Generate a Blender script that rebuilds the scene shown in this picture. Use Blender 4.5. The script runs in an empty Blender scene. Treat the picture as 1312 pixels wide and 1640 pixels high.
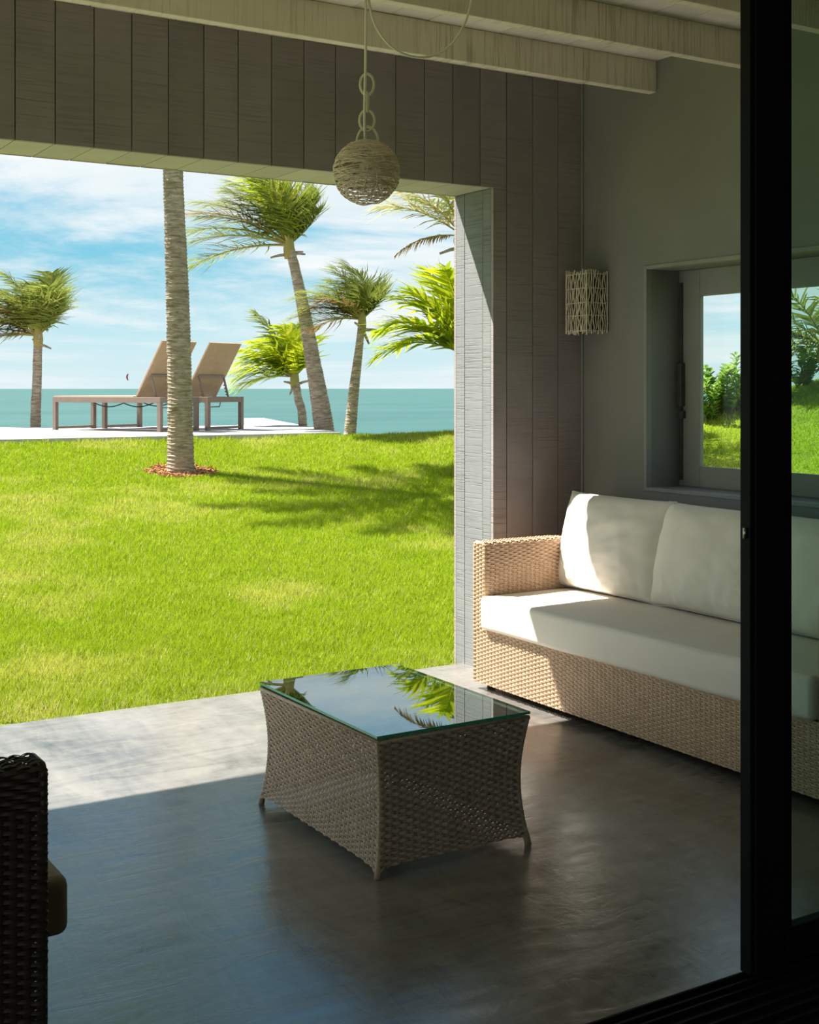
import bpy, bmesh, math, random
import numpy as np
from mathutils import Vector, Matrix, noise

random.seed(7)
RNG = np.random.default_rng(7)
sc = bpy.context.scene
COL = sc.collection

# ------------------------------------------------------------------ camera
CAM_H = 1.45                       # eye height
FPX = 2049.4                       # focal length in pixels of the 1312x1640 frame
YAW = math.atan2(1256.0, FPX)      # looking 31.5 degrees to the right of +Y (the sea)
HORIZON = 621.0
cam = bpy.data.cameras.new('camera')
cam.sensor_fit = 'VERTICAL'
cam.sensor_height = 36.0
cam.lens = FPX / 1640.0 * 36.0
cam.shift_y = -(820.0 - HORIZON) / 1640.0
cam.clip_start = 0.05
cam.clip_end = 20000.0
camo = bpy.data.objects.new('camera', cam)
COL.objects.link(camo)
camo.location = (0, 0, CAM_H)
camo.rotation_euler = (math.pi / 2, 0, -YAW)
sc.camera = camo

# ------------------------------------------------------------------ sky, sun, exposure
SUN_TRAVEL = Vector((0.84, -1.0, -1.93)).normalized()
SUN_STRENGTH = 10.5
SKY_STRENGTH = 0.74
sc.view_settings.view_transform = 'Standard'
sc.view_settings.look = 'None'
sc.view_settings.gamma = 1.0
sc.view_settings.use_curve_mapping = False
sc.view_settings.exposure = 0.6


class NT:
    """small helper to write node trees"""
    def __init__(self, tree):
        self.t = tree
        tree.nodes.clear()

    def n(self, typ, **kw):
        nd = self.t.nodes.new(typ)
        for k, v in kw.items():
            if k.startswith('i_'):
                nd.inputs[k[2:].replace('_', ' ')].default_value = v
            else:
                setattr(nd, k, v)
        return nd

    def link(self, a, b):
        self.t.links.new(a, b)

    def val(self, x, sock):
        if hasattr(x, 'is_output'):
            self.link(x, sock)
        else:
            sock.default_value = x

    def math(self, op, a, b=0.0, clamp=False):
        m = self.n('ShaderNodeMath', operation=op)
        m.use_clamp = clamp
        self.val(a, m.inputs[0])
        self.val(b, m.inputs[1])
        return m.outputs[0]

    def noise(self, vec, scale, detail=4.0, rough=0.55, dist=0.0, dims='3D'):
        nd = self.n('ShaderNodeTexNoise')
        nd.noise_dimensions = dims
        if vec is not None:
            self.link(vec, nd.inputs['Vector'])
        nd.inputs['Scale'].default_value = scale
        nd.inputs['Detail'].default_value = detail
        nd.inputs['Roughness'].default_value = rough
        nd.inputs['Distortion'].default_value = dist
        return nd.outputs['Fac']

    def ramp(self, fac, stops):
        r = self.n('ShaderNodeValToRGB')
        while len(r.color_ramp.elements) < len(stops):
            r.color_ramp.elements.new(0.5)
        for e, (p, c) in zip(r.color_ramp.elements, stops):
            e.position = p
            e.color = tuple(c) + ((1.0,) if len(c) == 3 else ())
        self.link(fac, r.inputs['Fac'])
        return r.outputs['Color']

    def mix(self, fac, a, b, blend='MIX'):
        m = self.n('ShaderNodeMix', data_type='RGBA', blend_type=blend)
        self.val(fac, m.inputs[0])
        for x, s in ((a, m.inputs[6]), (b, m.inputs[7])):
            if hasattr(x, 'is_output'):
                self.link(x, s)
            else:
                s.default_value = tuple(x) + ((1.0,) if len(x) == 3 else ())
        return m.outputs[2]

    def maprange(self, v, a, b, c=0.0, d=1.0, smooth=False):
        m = self.n('ShaderNodeMapRange')
        if smooth:
            m.interpolation_type = 'SMOOTHSTEP'
        self.link(v, m.inputs[0])
        for i, x in enumerate((a, b, c, d)):
            m.inputs[i + 1].default_value = x
        return m.outputs[0]

    def mapping(self, vec, scale=(1, 1, 1), loc=(0, 0, 0), rot=(0, 0, 0)):
        m = self.n('ShaderNodeMapping')
        self.link(vec, m.inputs[0])
        m.inputs['Location'].default_value = loc
        m.inputs['Rotation'].default_value = rot
        m.inputs['Scale'].default_value = scale
        return m.outputs[0]


def build_world():
    w = bpy.data.worlds.new('sky')
    sc.world = w
    w.use_nodes = True
    g = NT(w.node_tree)
    tc = g.n('ShaderNodeTexCoord').outputs['Generated']
    sep = g.n('ShaderNodeSeparateXYZ')
    g.link(tc, sep.inputs[0])
    z = g.math('MAXIMUM', sep.outputs[2], 0.0)
    blue = g.ramp(z, [(0.0, (0.56, 0.76, 0.80)), (0.035, (0.46, 0.73, 0.80)), (0.09, (0.22, 0.57, 0.72)),
                      (0.22, (0.14, 0.46, 0.74)), (0.8, (0.07, 0.25, 0.55))])
    # clouds lie on a plane overhead: direction projected on it
    zz = g.math('ADD', z, 0.055)
    px = g.math('DIVIDE', sep.outputs[0], zz)
    py = g.math('DIVIDE', sep.outputs[1], zz)
    cmb = g.n('ShaderNodeCombineXYZ')
    g.link(px, cmb.inputs[0]); g.link(py, cmb.inputs[1])
    vec = g.mapping(cmb.outputs[0], scale=(1.0, 1.0, 1.0), loc=(70.1, 12.6, 0.0), rot=(0, 0, 0.5))
    n1 = g.noise(vec, 0.27, 10.0, 0.64, 0.5)
    n2 = g.noise(vec, 0.075, 4.0, 0.5, 0.2)
    s = g.math('ADD', g.math('MULTIPLY', n1, 0.62), g.math('MULTIPLY', n2, 0.55))
    cover = g.maprange(s, 0.535, 0.655, 0.0, 1.0, True)
    shade = g.maprange(g.noise(vec, 0.5, 5.0, 0.6), 0.35, 0.7, 0.0, 1.0)
    cloud = g.mix(shade, (0.70, 0.80, 0.84), (0.88, 0.90, 0.90))
    c = g.mix(cover, blue, cloud)
    haze = g.maprange(z, 0.0, 0.09, 0.55, 0.0, True)
    c = g.mix(haze, c, (0.66, 0.79, 0.82))
    bg = g.n('ShaderNodeBackground')
    g.link(c, bg.inputs['Color'])
    bg.inputs['Strength'].default_value = SKY_STRENGTH
    out = g.n('ShaderNodeOutputWorld')
    g.link(bg.outputs[0], out.inputs[0])


build_world()
sun = bpy.data.lights.new('sun', 'SUN')
sun.energy = SUN_STRENGTH
sun.angle = math.radians(0.53)
sun.color = (1.0, 0.955, 0.88)
suno = bpy.data.objects.new('sun', sun)
COL.objects.link(suno)
suno.rotation_euler = SUN_TRAVEL.to_track_quat('-Z', 'Y').to_euler()
suno.location = (-3, 12, 20)

# ------------------------------------------------------------------ geometry helpers
SA, CA = math.sin(YAW), math.cos(YAW)


def at_depth(px, py, d):
    r = (px - 656.0) / FPX * d
    return Vector((d * SA + r * CA, d * CA - r * SA, CAM_H - (py - HORIZON) / FPX * d))


def at_z(px, py, z=0.0):
    return at_depth(px, py, (CAM_H - z) * FPX / (py - HORIZON))


def lawn_z(x, y):
    """height of the ground; works on numbers and arrays"""
    x = np.asarray(x, float); y = np.asarray(y, float)
    t = np.clip(y - 5.6, 0, None)
    z = -0.03 + 0.104 * t
    z = z + 0.032 * np.clip(x - 6.0, 0, 7.5) ** 2
    s = 0.63 * x + 0.776 * y - 15.2
    fall = np.clip(s, 0, None)
    z = z - 0.42 * np.clip(fall * fall / (fall + 1.0), 0, None) - 0.10 * fall
    fy = np.clip(y - 14.0, 0, None)
    z = z - 0.5 * fy * fy / (fy + 1.0)
    z = z + 0.03 * np.sin(x * 0.9 + 1.0) * np.sin(y * 0.7) * np.clip(t / 3.0, 0, 1)
    return np.maximum(z, -8.5)


def on_lawn(px, py):
    lo, hi = 5.0, 40.0
    for k in range(600):
        d = 5.5 + k * 0.05
        p = at_depth(px, py, d)
        if p.z <= float(lawn_z(p.x, p.y)):
            break
    return p


class MB:
    """mesh collector"""
    def __init__(self):
        self.v = []
        self.f = []
        self.m = []

    def add(self, vs, fs, mi=0):
        o = len(self.v)
        self.v.extend([tuple(p) for p in vs])
        for f in fs:
            self.f.append(tuple(i + o for i in f))
            self.m.append(mi)

    def box(self, lo, hi, mi=0):
        x0, y0, z0 = lo
        x1, y1, z1 = hi
        vs = [(x0, y0, z0), (x1, y0, z0), (x1, y1, z0), (x0, y1, z0), (x0, y0, z1), (x1, y0, z1), (x1, y1, z1), (x0, y1, z1)]
        self.add(vs, [(0, 3, 2, 1), (4, 5, 6, 7), (0, 1, 5, 4), (1, 2, 6, 5), (2, 3, 7, 6), (3, 0, 4, 7)], mi)

    def bar(self, a, b, w, h, up=(0, 0, 1), mi=0):
        a = Vector(a); b = Vector(b)
        d = (b - a).normalized()
        up = Vector(up)
        s = d.cross(up)
        if s.length < 1e-4:
            s = d.cross(Vector((1, 0, 0)))
        s.normalize()
        u = s.cross(d)
        vs = []
        for p in (a, b):
            for i, j in ((-1, -1), (1, -1), (1, 1), (-1, 1)):
                vs.append(p + s * (i * w / 2) + u * (j * h / 2))
        self.add(vs, [(0, 1, 2, 3), (7, 6, 5, 4), (0, 4, 5, 1), (1, 5, 6, 2), (2, 6, 7, 3), (3, 7, 4, 0)], mi)

    def tube(self, pts, rad, sides=8, closed=False, mi=0, caps=True):
        pts = [Vector(p) for p in pts]
        n = len(pts)
        if not hasattr(rad, '__len__'):
            rad = [rad] * n
        vs, fs = [], []
        ref = None
        for i, p in enumerate(pts):
            if closed:
                d = pts[(i + 1) % n] - pts[i - 1]
            else:
                d = pts[min(i + 1, n - 1)] - pts[max(i - 1, 0)]
            d.normalize()
            if ref is None:
                ref = Vector((0, 0, 1)) if abs(d.z) < 0.9 else Vector((1, 0, 0))
                ref = (ref - d * ref.dot(d)).normalized()
            else:
                ref = ref - d * ref.dot(d)
                if ref.length < 1e-6:
                    ref = Vector((1, 0, 0))
                ref.normalize()
            b = d.cross(ref)
            for k in range(sides):
                an = 2 * math.pi * k / sides
                vs.append(p + (ref * math.cos(an) + b * math.sin(an)) * rad[i])
        last = n if closed else n - 1
        for i in range(last):
            j = (i + 1) % n
            for k in range(sides):
                k2 = (k + 1) % sides
                fs.append((i * sides + k, i * sides + k2, j * sides + k2, j * sides + k))
        if caps and not closed:
            fs.append(tuple(range(sides - 1, -1, -1)))
            fs.append(tuple((n - 1) * sides + k for k in range(sides)))
        self.add(vs, fs, mi)

    def prism(self, poly, z0, z1, axis='z', mi=0):
        """extrude a 2D polygon (counter-clockwise) along an axis"""
        def P(u, v, w):
            return {'z': (u, v, w), 'y': (u, w, v), 'x': (w, u, v)}[axis]
        n = len(poly)
        vs = [P(u, v, z0) for u, v in poly] + [P(u, v, z1) for u, v in poly]
        fs = [tuple(range(n - 1, -1, -1)), tuple(range(n, 2 * n))]
        for i in range(n):
            j = (i + 1) % n
            fs.append((i, j, n + j, n + i))
        self.add(vs, fs, mi)

    def build(self, name, mats, parent=None, smooth=False, bevel=0.0, fixn=True):
        me = bpy.data.meshes.new(name)
        me.from_pydata(self.v, [], self.f)
        if not isinstance(mats, (list, tuple)):
            mats = [mats]
        for m in mats:
            me.materials.append(m)
        if len(mats) > 1:
            me.polygons.foreach_set('material_index', self.m)
        if fixn or bevel:
            bm = bmesh.new()
            bm.from_mesh(me)
            if fixn:
                bmesh.ops.recalc_face_normals(bm, faces=bm.faces)
            if bevel:
                es = [e for e in bm.edges if len(e.link_faces) == 2 and e.calc_face_angle(0) > 0.6]
                bmesh.ops.bevel(bm, geom=es, offset=bevel, segments=2, affect='EDGES', profile=0.5)
            bm.to_mesh(me)
            bm.free()
        if smooth:
            me.polygons.foreach_set('use_smooth', [True] * len(me.polygons))
        me.update()
        return obj(name, me, parent)


def obj(name, me, parent=None):
    o = bpy.data.objects.new(name, me)
    COL.objects.link(o)
    if parent is not None:
        o.parent = parent
    return o


def np_mesh(name, V, F, mats, smooth=False):
    """fast mesh from arrays, F all quads or all triangles"""
    me = bpy.data.meshes.new(name)
    V = np.ascontiguousarray(V, dtype=np.float32)
    F = np.ascontiguousarray(F, dtype=np.int32)
    k = F.shape[1]
    me.vertices.add(len(V))
    me.vertices.foreach_set('co', V.ravel())
    me.loops.add(F.size)
    me.loops.foreach_set('vertex_index', F.ravel())
    me.polygons.add(len(F))
    me.polygons.foreach_set('loop_start', np.arange(0, F.size, k, dtype=np.int32))
    if smooth:
        me.polygons.foreach_set('use_smooth', np.ones(len(F), dtype=bool))
    me.materials.append(mats)
    me.update(calc_edges=True)
    me.validate()
    return me


def tag(o, label, cat=None, group=None, kind=None):
    o['label'] = label
    if cat:
        o['category'] = cat
    if group:
        o['group'] = group
    if kind:
        o['kind'] = kind
    return o


def empty(name, loc, rz=0.0):
    o = bpy.data.objects.new(name, None)
    COL.objects.link(o)
    o.location = loc
    o.rotation_euler = (0, 0, rz)
    o.empty_display_size = 0.2
    return o


def copy_tree(o, parent=None):
    c = o.copy()
    COL.objects.link(c)
    c.parent = parent
    for ch in list(o.children):
        copy_tree(ch, c)
    return c


def rounded_box(name, lo, hi, r, mat, parent=None, seg=4, crown=0.0, wob=0.0, cuts=10, seed=0.0):
    """soft upholstered block"""
    bm = bmesh.new()
    c = [(a + b) / 2 for a, b in zip(lo, hi)]
    s = [b - a for a, b in zip(lo, hi)]
    bmesh.ops.create_cube(bm, size=1.0)
    bmesh.ops.scale(bm, vec=s, verts=bm.verts)
    bmesh.ops.bevel(bm, geom=list(bm.edges), offset=r, segments=seg, affect='EDGES', profile=0.5)
    if cuts:
        for ax in range(3):
            n = max(1, int(cuts * s[ax] / max(s)))
            for k in range(1, n):
                co = [0, 0, 0]; no = [0, 0, 0]
                co[ax] = -s[ax] / 2 + r + (s[ax] - 2 * r) * k / n
                no[ax] = 1
                bmesh.ops.bisect_plane(bm, geom=bm.verts[:] + bm.edges[:] + bm.faces[:], plane_co=co, plane_no=no)
    for v in bm.verts:
        a = [1 - min(1, (2 * v.co[i] / s[i]) ** 2) for i in range(3)]
        k = v.co.z / (s[2] / 2)
        v.co.z += crown * k * (a[0] ** 0.5) * (a[1] ** 0.5)
        if wob:
            p = Vector(v.co) * 4.0 + Vector((seed, seed, seed))
            v.co += Vector((noise.noise(p), noise.noise(p + Vector((9, 0, 0))), noise.noise(p + Vector((0, 9, 0))))) * wob
        v.co += Vector(c)
    me = bpy.data.meshes.new(name)
    bm.to_mesh(me)
    bm.free()
    me.materials.append(mat)
    me.polygons.foreach_set('use_smooth', [True] * len(me.polygons))
    return obj(name, me, parent)


# ------------------------------------------------------------------ materials
def new_mat(name):
    m = bpy.data.materials.new(name)
    m.use_nodes = True
    g = NT(m.node_tree)
    out = g.n('ShaderNodeOutputMaterial')
    return m, g, out


def pbsdf(g, out, color, rough=0.6, spec=0.5, metal=0.0, bump=None, bump_d=0.01, bump_s=1.0):
    b = g.n('ShaderNodeBsdfPrincipled')
    if hasattr(color, 'is_output'):
        g.link(color, b.inputs['Base Color'])
    else:
        b.inputs['Base Color'].default_value = tuple(color) + (1.0,)
    g.val(rough, b.inputs['Roughness'])
    b.inputs['Specular IOR Level'].default_value = spec
    b.inputs['Metallic'].default_value = metal
    if bump is not None:
        bp = g.n('ShaderNodeBump')
        bp.inputs['Distance'].default_value = bump_d
        bp.inputs['Strength'].default_value = bump_s
        g.link(bump, bp.inputs['Height'])
        g.link(bp.outputs[0], b.inputs['Normal'])
    g.link(b.outputs[0], out.inputs[0])
    return b


def var_mat(name, c0, c1, scale=8.0, rough=0.6, spec=0.4, bump=0.0, bscale=60.0, metal=0.0, stretch=(1, 1, 1)):
    """colour varied by noise in object space, fine bump"""
    m, g, out = new_mat(name)
    tc = g.n('ShaderNodeTexCoord').outputs['Object']
    v = g.mapping(tc, scale=stretch)
    f = g.maprange(g.noise(v, scale, 5.0, 0.6), 0.3, 0.7)
    col = g.mix(f, c0, c1)
    b = g.noise(v, bscale, 3.0, 0.6) if bump else None
    pbsdf(g, out, col, rough, spec, metal, b, bump if bump else 0.01)
    return m


def saw_mat(name, c0, c1, axis, dark, freq=95.0, bump=0.004, streak=0.35, rough=0.75):
    """painted rough-sawn board: saw marks run across the board and vary along `axis`"""
    m, g, out = new_mat(name)
    geo = g.n('ShaderNodeNewGeometry').outputs['Position']
    oi = g.n('ShaderNodeObjectInfo').outputs['Random']
    off = g.n('ShaderNodeCombineXYZ')
    g.link(g.math('MULTIPLY', oi, 37.0), off.inputs[0])
    g.link(g.math('MULTIPLY', oi, 91.0), off.inputs[1])
    g.link(g.math('MULTIPLY', oi, 53.0), off.inputs[2])
    add = g.n('ShaderNodeVectorMath', operation='ADD')
    g.link(geo, add.inputs[0]); g.link(off.outputs[0], add.inputs[1])
    st = [3.0, 3.0, 3.0]
    st['xyz'.index(axis)] = freq
    v = g.mapping(add.outputs[0], scale=st)
    marks = g.noise(v, 1.0, 3.0, 0.6)
    mk = g.maprange(marks, 0.52, 0.72, 0.0, 1.0)
    patch = g.noise(add.outputs[0], 2.2, 3.0, 0.5)
    mk = g.math('MULTIPLY', mk, g.maprange(patch, 0.35, 0.65, 0.25, 1.0))
    tone = g.maprange(g.noise(add.outputs[0], 4.0, 4.0, 0.6), 0.3, 0.7)
    col = g.mix(tone, c0, c1)
    col = g.mix(g.math('MULTIPLY', oi, 0.22), col, dark)
    col = g.mix(g.math('MULTIPLY', mk, streak), col, dark)
    h = g.math('SUBTRACT', 1.0, mk)
    pbsdf(g, out, col, rough, 0.25, 0.0, h, bump)
    return m


M = {}
M['plank_v'] = saw_mat('grey_board_upright', (0.315, 0.275, 0.275), (0.375, 0.33, 0.33), 'z', (0.12, 0.105, 0.095), freq=130, bump=0.002)
M['plank_h'] = saw_mat('grey_board_soffit', (0.52, 0.48, 0.46), (0.58, 0.54, 0.52), 'y', (0.22, 0.22, 0.19), bump=0.002)
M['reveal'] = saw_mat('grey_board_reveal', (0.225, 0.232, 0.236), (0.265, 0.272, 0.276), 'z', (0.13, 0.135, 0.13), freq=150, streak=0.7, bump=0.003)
M['beam'] = saw_mat('whitewashed_beam', (0.86, 0.76, 0.67), (0.92, 0.82, 0.73), 'x', (0.34, 0.27, 0.20), freq=80, streak=0.65)
M['ceil'] = saw_mat('whitewashed_ceiling', (0.87, 0.80, 0.75), (0.91, 0.84, 0.79), 'y', (0.40, 0.37, 0.30), freq=6, streak=0.3)
M['core'] = var_mat('wall_core', (0.13, 0.125, 0.11), (0.16, 0.15, 0.13), 5, 0.9, 0.1)
M['plaster'] = var_mat('grey_green_plaster', (0.205, 0.20, 0.19), (0.245, 0.24, 0.225), 1.6, 0.7, 0.3, 0.002, 25)
M['wframe'] = var_mat('window_frame_paint', (0.24, 0.235, 0.22), (0.28, 0.275, 0.26), 6, 0.55, 0.4, 0.001, 80)
M['interior'] = var_mat('pale_interior_paint', (0.21, 0.20, 0.185), (0.245, 0.235, 0.22), 2, 0.8, 0.2)
M['infloor'] = var_mat('dark_interior_floor', (0.03, 0.027, 0.024), (0.05, 0.045, 0.04), 3, 0.45, 0.4)
M['black'] = var_mat('black_aluminium', (0.008, 0.008, 0.009), (0.014, 0.014, 0.015), 6, 0.6, 0.1)
M['steel'] = var_mat('brushed_steel', (0.5, 0.5, 0.5), (0.6, 0.6, 0.6), 30, 0.3, 0.5, metal=1.0)
M['darkmetal'] = var_mat('dark_hardware', (0.05, 0.045, 0.04), (0.08, 0.07, 0.06), 20, 0.5, 0.4)
M['cream'] = var_mat('cream_canvas', (0.77, 0.71, 0.63), (0.81, 0.75, 0.67), 5, 0.85, 0.15, 0.0008, 420)
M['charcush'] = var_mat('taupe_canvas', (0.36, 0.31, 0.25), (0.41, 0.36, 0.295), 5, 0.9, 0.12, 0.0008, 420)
M['wick'] = var_mat('honey_wicker', (0.52, 0.34, 0.215), (0.63, 0.43, 0.28), 22, 0.5, 0.4, 0.0006, 300)
M['wickd'] = var_mat('brown_wicker', (0.46, 0.335, 0.245), (0.62, 0.47, 0.36), 22, 0.5, 0.4, 0.0006, 300)
M['wickc'] = var_mat('shade_dark_wicker', (0.045, 0.030, 0.022), (0.07, 0.048, 0.035), 22, 0.5, 0.4, 0.0006, 300)  # armchair wicker, darkened in colour to stand in for backlit shade
M['innerdark'] = var_mat('dark_backing_brown', (0.075, 0.05, 0.032), (0.095, 0.065, 0.042), 10, 0.9, 0.1)  # for added light-stopping blocks and dark sconce gaps, also feet and table board
M['rope'] = var_mat('pale_twine', (0.72, 0.66, 0.50), (0.80, 0.74, 0.58), 60, 0.85, 0.15)
M['cord'] = var_mat('cream_cord', (0.80, 0.77, 0.65), (0.84, 0.81, 0.70), 40, 0.6, 0.3)
M['twig'] = var_mat('dry_vine', (0.68, 0.56, 0.45), (0.88, 0.76, 0.62), 35, 0.85, 0.15)
M['stick'] = var_mat('bleached_twig', (0.58, 0.50, 0.38), (0.84, 0.76, 0.62), 45, 0.85, 0.15)
M['bulb'] = var_mat('frosted_bulb', (0.7, 0.7, 0.66), (0.75, 0.75, 0.71), 3, 0.3, 0.5)
M['sling'] = var_mat('tan_mesh_sling', (0.37, 0.255, 0.165), (0.42, 0.295, 0.20), 12, 0.8, 0.2)
M['lframe'] = var_mat('bronze_aluminium', (0.19, 0.14, 0.11), (0.23, 0.17, 0.135), 12, 0.5, 0.4)
M['cable'] = var_mat('black_cable', (0.01, 0.012, 0.015), (0.02, 0.022, 0.025), 12, 0.5, 0.4)
M['deck'] = var_mat('pale_deck_stone', (0.40, 0.385, 0.39), (0.45, 0.435, 0.44), 3, 0.8, 0.2, 0.002, 20)
M['kite'] = var_mat('red_kite_cloth', (0.55, 0.05, 0.06), (0.6, 0.07, 0.08), 1, 0.7, 0.2)
M['mulch'] = var_mat('red_mulch', (0.30, 0.12, 0.055), (0.48, 0.24, 0.12), 60, 0.95, 0.1)
M['soil'] = var_mat('lawn_soil', (0.10, 0.14, 0.015), (0.16, 0.20, 0.02), 3, 0.95, 0.05)
M['bark'] = None


def concrete_mat():
    m, g, out = new_mat('polished_concrete')
    pos = g.n('ShaderNodeNewGeometry').outputs['Position']
    big = g.noise(pos, 0.9, 6.0, 0.62, 0.8)
    v2 = g.mapping(pos, scale=(1.6, 5.5, 1.0), rot=(0, 0, 0.35))
    sw = g.noise(v2, 2.0, 7.0, 0.68, 1.4)
    v3 = g.mapping(pos, scale=(7.0, 2.0, 1.0), rot=(0, 0, -0.5))
    sw2 = g.noise(v3, 1.6, 6.0, 0.65, 1.0)
    f = g.math('ADD', g.math('MULTIPLY', big, 0.62), g.math('ADD', g.math('MULTIPLY', sw, 0.3), g.math('MULTIPLY', sw2, 0.25)))
    col = g.ramp(f, [(0.44, (0.070, 0.065, 0.058)), (0.53, (0.140, 0.130, 0.116)), (0.61, (0.195, 0.181, 0.161)), (0.72, (0.25, 0.232, 0.20))])
    rough = g.maprange(sw, 0.3, 0.7, 0.14, 0.27)
    hb = g.math('ADD', sw, g.math('MULTIPLY', sw2, 0.6))
    bs = pbsdf(g, out, col, rough, 0.5, 0.0, hb, 0.0016)
    bs.inputs['IOR'].default_value = 2.1
    bs.inputs['Coat Weight'].default_value = 0.0
    bs.inputs['Coat Roughness'].default_value = 0.17
    return m


def glass_mat(name, tint, ior=1.5, rough=0.0):
    m, g, out = new_mat(name)
    tr = g.n('ShaderNodeBsdfTransparent')
    tr.inputs[0].default_value = tuple(tint) + (1.0,)
    gl = g.n('ShaderNodeBsdfGlossy')
    gl.inputs['Color'].default_value = (0.95, 0.97, 0.96, 1)
    gl.inputs['Roughness'].default_value = rough
    # reflection grows towards grazing angles, the same on both faces of the sheet
    geo = g.n('ShaderNodeNewGeometry')
    dot = g.n('ShaderNodeVectorMath', operation='DOT_PRODUCT')
    g.link(geo.outputs['Normal'], dot.inputs[0]); g.link(geo.outputs['Incoming'], dot.inputs[1])
    k = g.math('SUBTRACT', 1.0, g.math('ABSOLUTE', dot.outputs['Value']), True)
    f0 = ((ior - 1) / (ior + 1)) ** 2
    fac = g.math('ADD', g.math('MULTIPLY', g.math('POWER', k, 5.0), 1 - f0), f0, True)
    mx = g.n('ShaderNodeMixShader')
    g.link(fac, mx.inputs[0])
    g.link(tr.outputs[0], mx.inputs[1])
    g.link(gl.outputs[0], mx.inputs[2])
    g.link(mx.outputs[0], out.inputs[0])
    return m


def leaf_mat(name, c0, c1, trans=0.45, rough=0.55):
    m, g, out = new_mat(name)
    at = g.n('ShaderNodeAttribute', attribute_name='tint')
    col = g.mix(at.outputs['Fac'], c0, c1)
    b = g.n('ShaderNodeBsdfPrincipled')
    g.link(col, b.inputs['Base Color'])
    b.inputs['Roughness'].default_value = rough
    b.inputs['Specular IOR Level'].default_value = 0.12
    t = g.n('ShaderNodeBsdfTranslucent')
    g.link(col, t.inputs[0])
    mx = g.n('ShaderNodeMixShader')
    mx.inputs[0].default_value = trans
    g.link(b.outputs[0], mx.inputs[1])
    g.link(t.outputs[0], mx.inputs[2])
    g.link(mx.outputs[0], out.inputs[0])
    return m


def grass_mat():
    m, g, out = new_mat('lawn_grass_blades')
    at = g.n('ShaderNodeAttribute', attribute_name='blade')
    b = g.n('ShaderNodeBsdfDiffuse')
    g.link(at.outputs['Color'], b.inputs[0])
    t = g.n('ShaderNodeBsdfTranslucent')
    g.link(at.outputs['Color'], t.inputs[0])
    mx = g.n('ShaderNodeMixShader')
    mx.inputs[0].default_value = 0.4
    g.link(b.outputs[0], mx.inputs[1])
    g.link(t.outputs[0], mx.inputs[2])
    g.link(mx.outputs[0], out.inputs[0])
    return m


def bark_mat():
    m, g, out = new_mat('palm_bark')
    tc = g.n('ShaderNodeTexCoord').outputs['Object']
    v = g.mapping(tc, scale=(9, 9, 48))
    n1 = g.noise(v, 1.0, 5.0, 0.65, 0.6)
    n2 = g.noise(tc, 9.0, 4.0, 0.6)
    col = g.ramp(n1, [(0.32, (0.18, 0.135, 0.10)), (0.5, (0.38, 0.305, 0.25)), (0.68, (0.56, 0.47, 0.39))])
    col = g.mix(g.maprange(n2, 0.4, 0.7, 0.0, 0.5), col, (0.20, 0.15, 0.10))
    pbsdf(g, out, col, 0.9, 0.15, 0.0, n1, 0.012)
    return m


def sea_mat():
    m, g, out = new_mat('sea_water')
    pos = g.n('ShaderNodeNewGeometry').outputs['Position']
    v = g.mapping(pos, scale=(0.010, 0.022, 1.0), rot=(0, 0, 0.2))
    n1 = g.noise(v, 1.0, 6.0, 0.6, 0.3)
    col = g.ramp(n1, [(0.30, (0.032, 0.090, 0.085)), (0.5, (0.042, 0.105, 0.098)), (0.72, (0.053, 0.122, 0.110))])
    v2 = g.mapping(pos, scale=(0.25, 0.6, 1.0), rot=(0, 0, 0.3))
    w = g.noise(v2, 1.0, 6.0, 0.65)
    pbsdf(g, out, col, 0.6, 0.15, 0.0, w, 0.5)
    return m


M['floor'] = concrete_mat()
M['winglass'] = glass_mat('window_glass', (0.95, 0.98, 0.97), 1.22)
M['doorglass'] = glass_mat('tinted_door_glass', (0.76, 0.87, 0.82), 1.40)
M['topglass'] = glass_mat('table_glass', (0.55, 0.68, 0.63), 2.7)
M['bark'] = bark_mat()
M['sea'] = sea_mat()
M['grass'] = grass_mat()
M['glassedge'] = var_mat('green_glass_edge', (0.05, 0.44, 0.25), (0.07, 0.52, 0.30), 20, 0.15, 0.6)
M['leaf'] = leaf_mat('palm_leaf', (0.13, 0.195, 0.03), (0.42, 0.43, 0.10))
M['leaf_bright'] = leaf_mat('young_palm_leaf', (0.26, 0.40, 0.015), (0.68, 0.68, 0.03), 0.5)
M['leaf_dry'] = leaf_mat('dry_palm_leaf', (0.22, 0.13, 0.055), (0.42, 0.30, 0.13), 0.25, 0.8)
M['leaf_pale'] = leaf_mat('pale_palm_leaf', (0.34, 0.34, 0.16), (0.62, 0.55, 0.22), 0.45)
M['leaf_bush'] = leaf_mat('bush_leaf', (0.10, 0.24, 0.03), (0.36, 0.50, 0.08), 0.35)
M['rachis'] = var_mat('palm_rachis', (0.26, 0.24, 0.06), (0.34, 0.27, 0.09), 5, 0.6, 0.3)
M['stem'] = var_mat('bush_stem', (0.16, 0.12, 0.07), (0.22, 0.17, 0.10), 9, 0.85, 0.1)

# ------------------------------------------------------------------ the house
WALL_Y0, WALL_Y1 = 5.313, 5.675     # wall with the big opening: inner and outer face
RIGHT_X = 4.334                     # inner face of the right wall
JAMB_X = 3.755
HEAD_Z = 2.465
CEIL_Z = 3.06
LEFT_X = -2.3
OPEN_X0 = -2.0
DOOR_Y = 2.24
BW = 0.1652                         # board width


def structure(name, o, label, cat):
    o.name = name
    tag(o, label, cat, kind='structure')
    return o


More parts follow.
